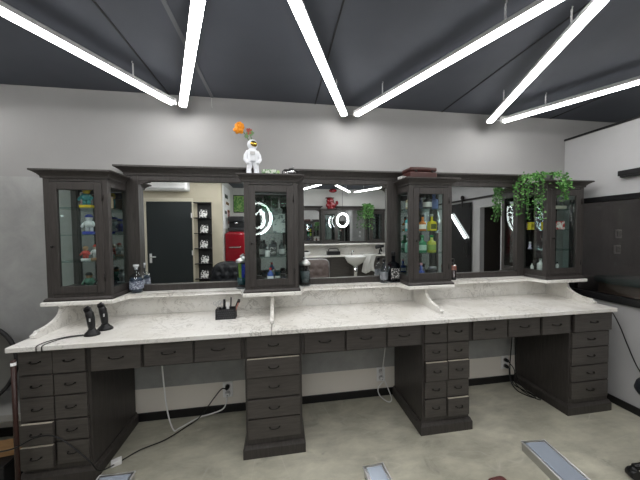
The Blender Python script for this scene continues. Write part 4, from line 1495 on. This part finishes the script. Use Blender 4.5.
towel('white towel hanging over the opposite worktop edge right of the basin', 2.12, .48, .915, .34, plaster('white_terry', (.72, .72, .70), .05, .5), YO + .53, 1)
t = thing('hair_dryer', 'black hair dryer standing by the towel on the opposite worktop', 'dryer', (2.46, YO + .34, .8955))
MB().lathe([(0, 0), (.05, 0), (.05, .01), (.02, .03), (.02, .12), (0, .12)], n=16).build('stand', BLACK, t)
MB().cyl((-.1, 0, .17), (.1, 0, .2), .045, .035).cyl((.02, 0, .16), (.05, .02, .06), .02).build('body', BLACK, t)
t = thing('tool_box', 'black open tool box on the opposite worktop left of the basin', 'box', (1.30, YO + .25, .8955))
MB().box(-.16, .16, -.08, .08, 0, .09, .008).build('body', BLACK, t)
MB().tube([(-.12, 0, .09), (-.1, 0, .15), (.1, 0, .15), (.12, 0, .09)], .01, 8, 3).build('handle', BLACK, t)
t = thing('helmet_bowl', 'black and white mixing bowl at the left of the opposite worktop', 'bowl', (.62, YO + .28, .8955))
MB().lathe([(0, 0), (.05, 0), (.10, .05), (.115, .09), (.105, .09), (.09, .05), (0, .012)], n=24).build('bowl', WHITEP, t)
MB().ball((0, 0, .075), (.085, .085, .05)).build('contents', BLACK, t)
# red glossy ornaments
t = thing('red_ornament', 'glossy red sculpture standing on the opposite row cabinet', 'ornament', (1.27, YO + .14, OZ + .855))
b = MB()
b.lathe([(0, 0), (.09, 0), (.10, .02), (.06, .05), (0, .06)], n=18)
b.ball((0, 0, .10), (.13, .08, .09)).ball((-.02, .01, .21), (.10, .07, .07)).tube([(.09, .02, .10), (.15, .05, .13), (.13, .06, .20)], .03, 10, 3)
remesh(b.build('body', REDG, t), .008, 4)
MB().ball((-.03, .015, .275), (.12, .08, .022)).build('disc_top', cm(.10, .01, .01), t)
t = thing('red_ornament', 'small red and black ornament hanging from the ceiling over the opposite row', 'ornament', (1.28, YO + .35, 2.45))
MB().ball((0, 0, 0), (.10, .06, .045)).build('body', REDG, t)
MB().ball((0, 0, .035), (.07, .05, .02)).build('top', BLACK, t)
MB().cyl((0, 0, .05), (0, 0, ZC - 2.45), .002, n=6).build('string', BLACK, t)
st2 = []
for k in range(7):
    st2.append(hang(-.15 + .05 * k, .15 + .01 * (k % 2), -.42 - .06 * (k % 3), .01))
    st2.append(hang(-.12 + .045 * k, .17, -.25, .0))
plant('trailing plant on the opposite row, seen in the middle mirror', (2.18, YO + .12, OZ + .90), [[(x * .9, y, z) for x, y, z in s] for s in st2], 8, .034, 9)
# ring lamps
def ring_lamp(label, loc, R, tilt, rz, inner):
    t = thing('ring_lamp', label, 'lamp', loc, rz)
    pts = [(R * math.cos(a * PI / 24), 0, R * math.sin(a * PI / 24)) for a in range(48)]
    o = MB().tube(pts, .018, 10, closed=True).build('ring', RINGE, t)
    o.rotation_euler = tilt
    if inner:
      o2 = MB().tube([(R * .62 * math.cos(a * PI / 24), .05 * math.sin(a * PI / 12), R * .62 * math.sin(a * PI / 24)) for a in range(48)], .014, 10, closed=True).build('inner_ring', RINGE, t)
      o2.rotation_euler = (tilt[0] + .3, tilt[1], tilt[2] + .3)
    MB().cyl((0, 0, R), (0, 0, ZC - loc[2]), .004, n=6).build('cable', BLACK, t)


ring_lamp('hanging LED ring lamp reflected in the narrow cabinet', (-.39, -2.85, 1.70), .27, (.2, .1, .5), 0, True)
ring_lamp('hanging LED ring lamp in front of the opposite wide mirror', (1.445, -3.82, 1.73), .15, (0, .3, .8), 0, False)
# black sliding door on the far right wall
d = struct(MB().box(XR - .06, XR - .02, -4.0, -3.02, .02, 2.08, .004).build('door_2', BLKDOOR))
for z0, z1 in ((.05, .13), (1.0, 1.08), (1.97, 2.06)):
    MB().box(XR - .068, XR - .06, -3.99, -3.03, z0, z1, .002).build('rail_board', BLKDOOR, d)
MB().tube([(XR - .06, -3.12, .9), (XR - .10, -3.12, .92), (XR - .10, -3.12, 1.18), (XR - .06, -3.12, 1.2)], .008, 8, 3).build('door_handle', BLACKMET, d)
for y in (-3.75, -3.27):
    MB().cyl((XR - .075, y, 2.2), (XR - .05, y, 2.2), .05).box(XR - .072, XR - .062, y - .02, y + .02, 2.0, 2.2).build('hanger', BLACKMET, d)
struct(MB().box(XR - .05, XR - .03, -4.4, -2.3, 2.12, 2.16, .002).build('trim_10', BLACKMET))

# slanted LED stick on the sliding door
t = thing('led_stick_light', 'slanted white LED stick light on the black sliding door', 'lamp', (XR - .0685, -3.38, 1.58))
MB().tube([(-.03, -.256, .28), (-.03, .258, -.283)], .020, 10).build('tube', RINGE, t)
for k in (-.7, .7):
    MB().cyl((0, -.256 * k, .28 * k), (-.03, -.256 * k, .28 * k), .008).build('bracket', BLACK, t)
